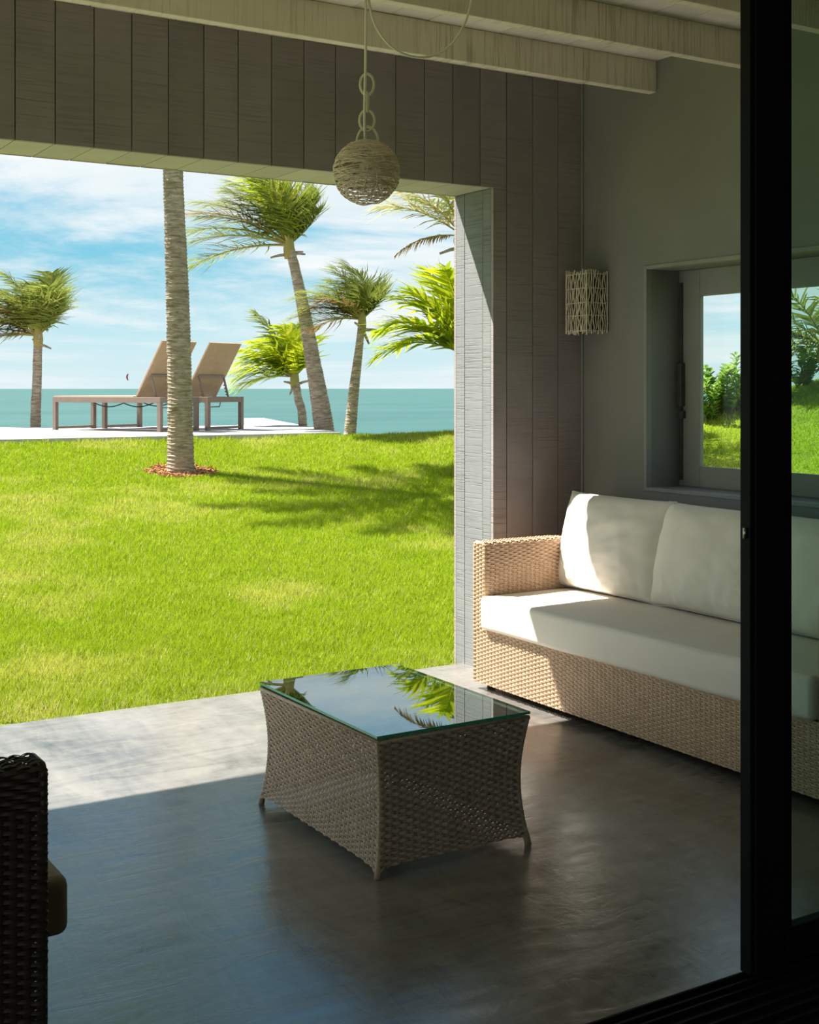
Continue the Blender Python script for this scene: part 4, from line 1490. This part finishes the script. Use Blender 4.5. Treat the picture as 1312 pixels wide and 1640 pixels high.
# ------------------------------------------------------------------ sea grape bushes beyond the window
def bush(px, py_base, d, height, nst, seed, label):
    base = at_depth(px, py_base, d)
    base.z = float(lawn_z(base.x, base.y)) - 0.02
    root = empty('sea_grape_bush', base)
    tag(root, label, 'bush', 'bushes on the crest of the side lawn')
    rnd = random.Random(seed)
    V, F, T = [], [], []
    for s in range(nst):
        top = Vector((rnd.gauss(0, 0.16), rnd.gauss(0, 0.16), height * rnd.uniform(0.55, 1.05)))
        b0 = Vector((rnd.gauss(0, 0.05), rnd.gauss(0, 0.05), 0))
        mid = b0.lerp(top, 0.5) + Vector((rnd.gauss(0, 0.04), rnd.gauss(0, 0.04), 0))
        b = MB(); b.tube([b0, mid, top], [0.012, 0.009, 0.004], 5); b.build('stem', M['stem'], root)
        for k in range(60):
            t = 0.10 + 0.92 * (k / 60)
            q = b0.lerp(mid, min(1, 2 * t)) if t < 0.5 else mid.lerp(top, min(1, 2 * t - 1))
            an = k * 2.4 + rnd.random()
            dr = Vector((math.cos(an), math.sin(an), rnd.uniform(0.1, 0.9))).normalized()
            sd = dr.cross(Vector((0, 0, 1))).normalized()
            L, W = rnd.uniform(0.06, 0.09), rnd.uniform(0.020, 0.030)
            o = len(V)
            q = q + dr * 0.015
            up = sd.cross(dr)
            V.extend([q, q + dr * L * 0.35 - sd * W + up * 0.008, q + dr * L * 0.75 - sd * W * 0.85 + up * 0.01, q + dr * L, q + dr * L * 0.75 + sd * W * 0.85 + up * 0.01, q + dr * L * 0.35 + sd * W + up * 0.008, q + dr * L * 0.5])
            F.extend([(o, o + 1, o + 6), (o + 1, o + 2, o + 6), (o + 2, o + 3, o + 6), (o + 3, o + 4, o + 6), (o + 4, o + 5, o + 6), (o + 5, o, o + 6)])
            T.extend([min(1, max(0, rnd.gauss(0.5, 0.3)))] * 7)
    me = bpy.data.meshes.new('foliage')
    me.from_pydata(V, [], F)
    me.materials.append(M['leaf_bush'])
    a = me.attributes.new('tint', 'FLOAT', 'POINT')
    a.data.foreach_set('value', T)
    fo = obj('foliage', me, root)
    fo['kind'] = 'stuff'


bush(1128, 672, 14.4, 0.66, 8, 1, 'leafy sea grape bush at the left edge of the window pane')
bush(1155, 668, 14.6, 0.50, 8, 2, 'low sea grape bush in the middle of the window view')
bush(1180, 664, 14.5, 0.64, 8, 3, 'leafy sea grape bush right of the middle in the window view')
bush(1208, 655, 14.5, 0.50, 7, 4, 'sea grape bush half hidden by the black door frame')
bush(1285, 640, 15.0, 0.45, 7, 5, 'sea grape bush seen through the tinted glass door')


# ------------------------------------------------------------------ sun loungers on the deck
def make_lounger():
    """local x from foot to head, y across (0 = near side), z up"""
    L, W, Hs = 1.83, 0.75, 0.43
    root = empty('sun_lounger', (0, 0, 0))
    tag(root, '', 'sun lounger', 'sun loungers on the stone deck')
    lg = 0.055
    fr_ = MB()
    for y in (lg / 2, W - lg / 2):
        fr_.bar((0, y, Hs - 0.035), (L, y, Hs - 0.035), lg, 0.07)
    fr_.bar((lg / 2, lg, Hs - 0.035), (lg / 2, W - lg, Hs - 0.035), lg, 0.07)
    fr_.bar((L - lg / 2, lg, Hs - 0.035), (L - lg / 2, W - lg, Hs - 0.035), lg, 0.07)
    fr_.bar((0.75 * L, lg, Hs - 0.05), (0.75 * L, W - lg, Hs - 0.05), 0.04, 0.03)
    fr_.build('frame', M['lframe'], root, bevel=0.003)
    for x in (lg / 2, L - lg / 2):
        for y in (lg / 2, W - lg / 2):
            b = MB(); b.box((x - lg / 2, y - lg / 2, 0.0), (x + lg / 2, y + lg / 2, Hs - 0.07)); b.build('leg', M['lframe'], root, bevel=0.003)
        b = MB(); b.bar((x, lg, 0.03), (x, W - lg, 0.03), 0.03, 0.03); b.build('foot_bar', M['lframe'], root)
    hx = 0.755 * L
    b = MB(); b.box((0.012, 0.012, Hs - 0.060), (hx, W - 0.012, Hs + 0.014)); b.build('seat_sling', M['sling'], root, bevel=0.006)
    # backrest
    an = math.radians(58.5)
    bl_ = 0.84
    top = Vector((hx + bl_ * math.cos(an), 0, Hs + bl_ * math.sin(an)))
    dv = Vector((math.cos(an), 0, math.sin(an)))
    nv = Vector((-math.sin(an), 0, math.cos(an)))
    b = MB()
    vs = []
    for t in (0, 1):
        for y in (0.05, W - 0.05):
            for s in (-0.014, 0.014):
                vs.append(Vector((hx, y, Hs - 0.01)) + dv * (bl_ * t) + nv * s)
    b.add(vs, [(0, 1, 3, 2), (4, 6, 7, 5), (0, 4, 5, 1), (2, 3, 7, 6), (0, 2, 6, 4), (1, 5, 7, 3)])
    b.build('backrest', M['sling'], root, bevel=0.004)
    b = MB()
    m = Vector((hx, 0, Hs)) + dv * (bl_ * 0.40) - nv * 0.03
    b.bar(m + Vector((0, 0.11, 0)), m + Vector((0, W - 0.11, 0)), 0.03, 0.03); sbar = b.build('support_bar', M['lframe'], root)
    for y in (0.12, W - 0.12):
        b = MB()
        foot = Vector((L - 0.16, y, Hs - 0.03))
        tp = m + Vector((0, y, 0)); tp.y = y
        b.bar(tp, foot, 0.018, 0.022, up=(0, 1, 0))
        for k in range(4):
            q = tp.lerp(foot, 0.42 + 0.14 * k)
            b.bar(q, q + Vector((-0.035, 0, 0.012)), 0.014, 0.012)
        b.build('ratchet_strut', M['lframe'], sbar)
    # slack cable under the sling
    for y, xa in ((0.10, 0.62), (0.25, 0.98)):
        pts = []
        for k in range(13):
            t = k / 12
            pts.append((xa + 0.36 * t, y + 0.2 * t, Hs - 0.07 - 0.055 * math.sin(math.pi * t)))
        b = MB(); b.tube(pts, 0.007, 6); b.build('elastic_cord', M['cable'], root, smooth=True)
    b = MB(); b.tube([(L - 0.10, 0.06, Hs - 0.06), (L - 0.10, 0.07, Hs - 0.13), (L - 0.10, 0.36, Hs - 0.13), (L - 0.10, 0.38, Hs - 0.07)], 0.008, 6); b.build('adjuster_bar', M['lframe'], root)
    return root


lo1 = make_lounger()
ANG = math.radians(30)
right = Vector((CA, -SA, 0)); fwd = Vector((SA, CA, 0))
xdir = right * math.cos(ANG) - fwd * math.sin(ANG)
rz = math.atan2(xdir.y, xdir.x)
pA = at_z(84, 688.5, DECK_Z)
pB = at_z(163, 686.0, DECK_Z)
lo1.location = pA
lo1.rotation_euler = (0, 0, rz)
lo1['label'] = 'tan sling sun lounger nearer the lawn, its raised back partly behind the palm trunk'
lo2 = copy_tree(lo1)
lo2.location = pB
lo2['label'] = 'tan sling sun lounger on the far right, its raised back beside the small bright palm'

# ------------------------------------------------------------------ kite far out over the water
kp = at_depth(207, 604, 520.0)
b = MB()
pts = []
for k in range(13):
    an = math.radians(-65 + 130 * k / 12)
    pts.append(Vector((-math.cos(an) * 0.9, 0, math.sin(an) * 1.5)))
vs, fs = [], []
for i, p in enumerate(pts):
    w = 0.42 * math.cos(math.radians(-65 + 130 * i / 12)) + 0.06
    for s in (-1, 1):
        for t in (-0.06, 0.06):
            vs.append(right * (p.x + s * w * 0.4 + t) + Vector((0, 0, p.z)) + fwd * (s * w))
for i in range(12):
    o = i * 4
    for a_, c_ in ((0, 1), (1, 3), (3, 2), (2, 0)):
        fs.append((o + a_, o + c_, o + 4 + c_, o + 4 + a_))
fs.append((0, 2, 3, 1)); fs.append((48, 49, 51, 50))
b.add(vs, fs)
kt = b.build('kite', M['kite'])
kt.location = kp
tag(kt, 'tiny red crescent kite flying far out over the sea', 'kite')
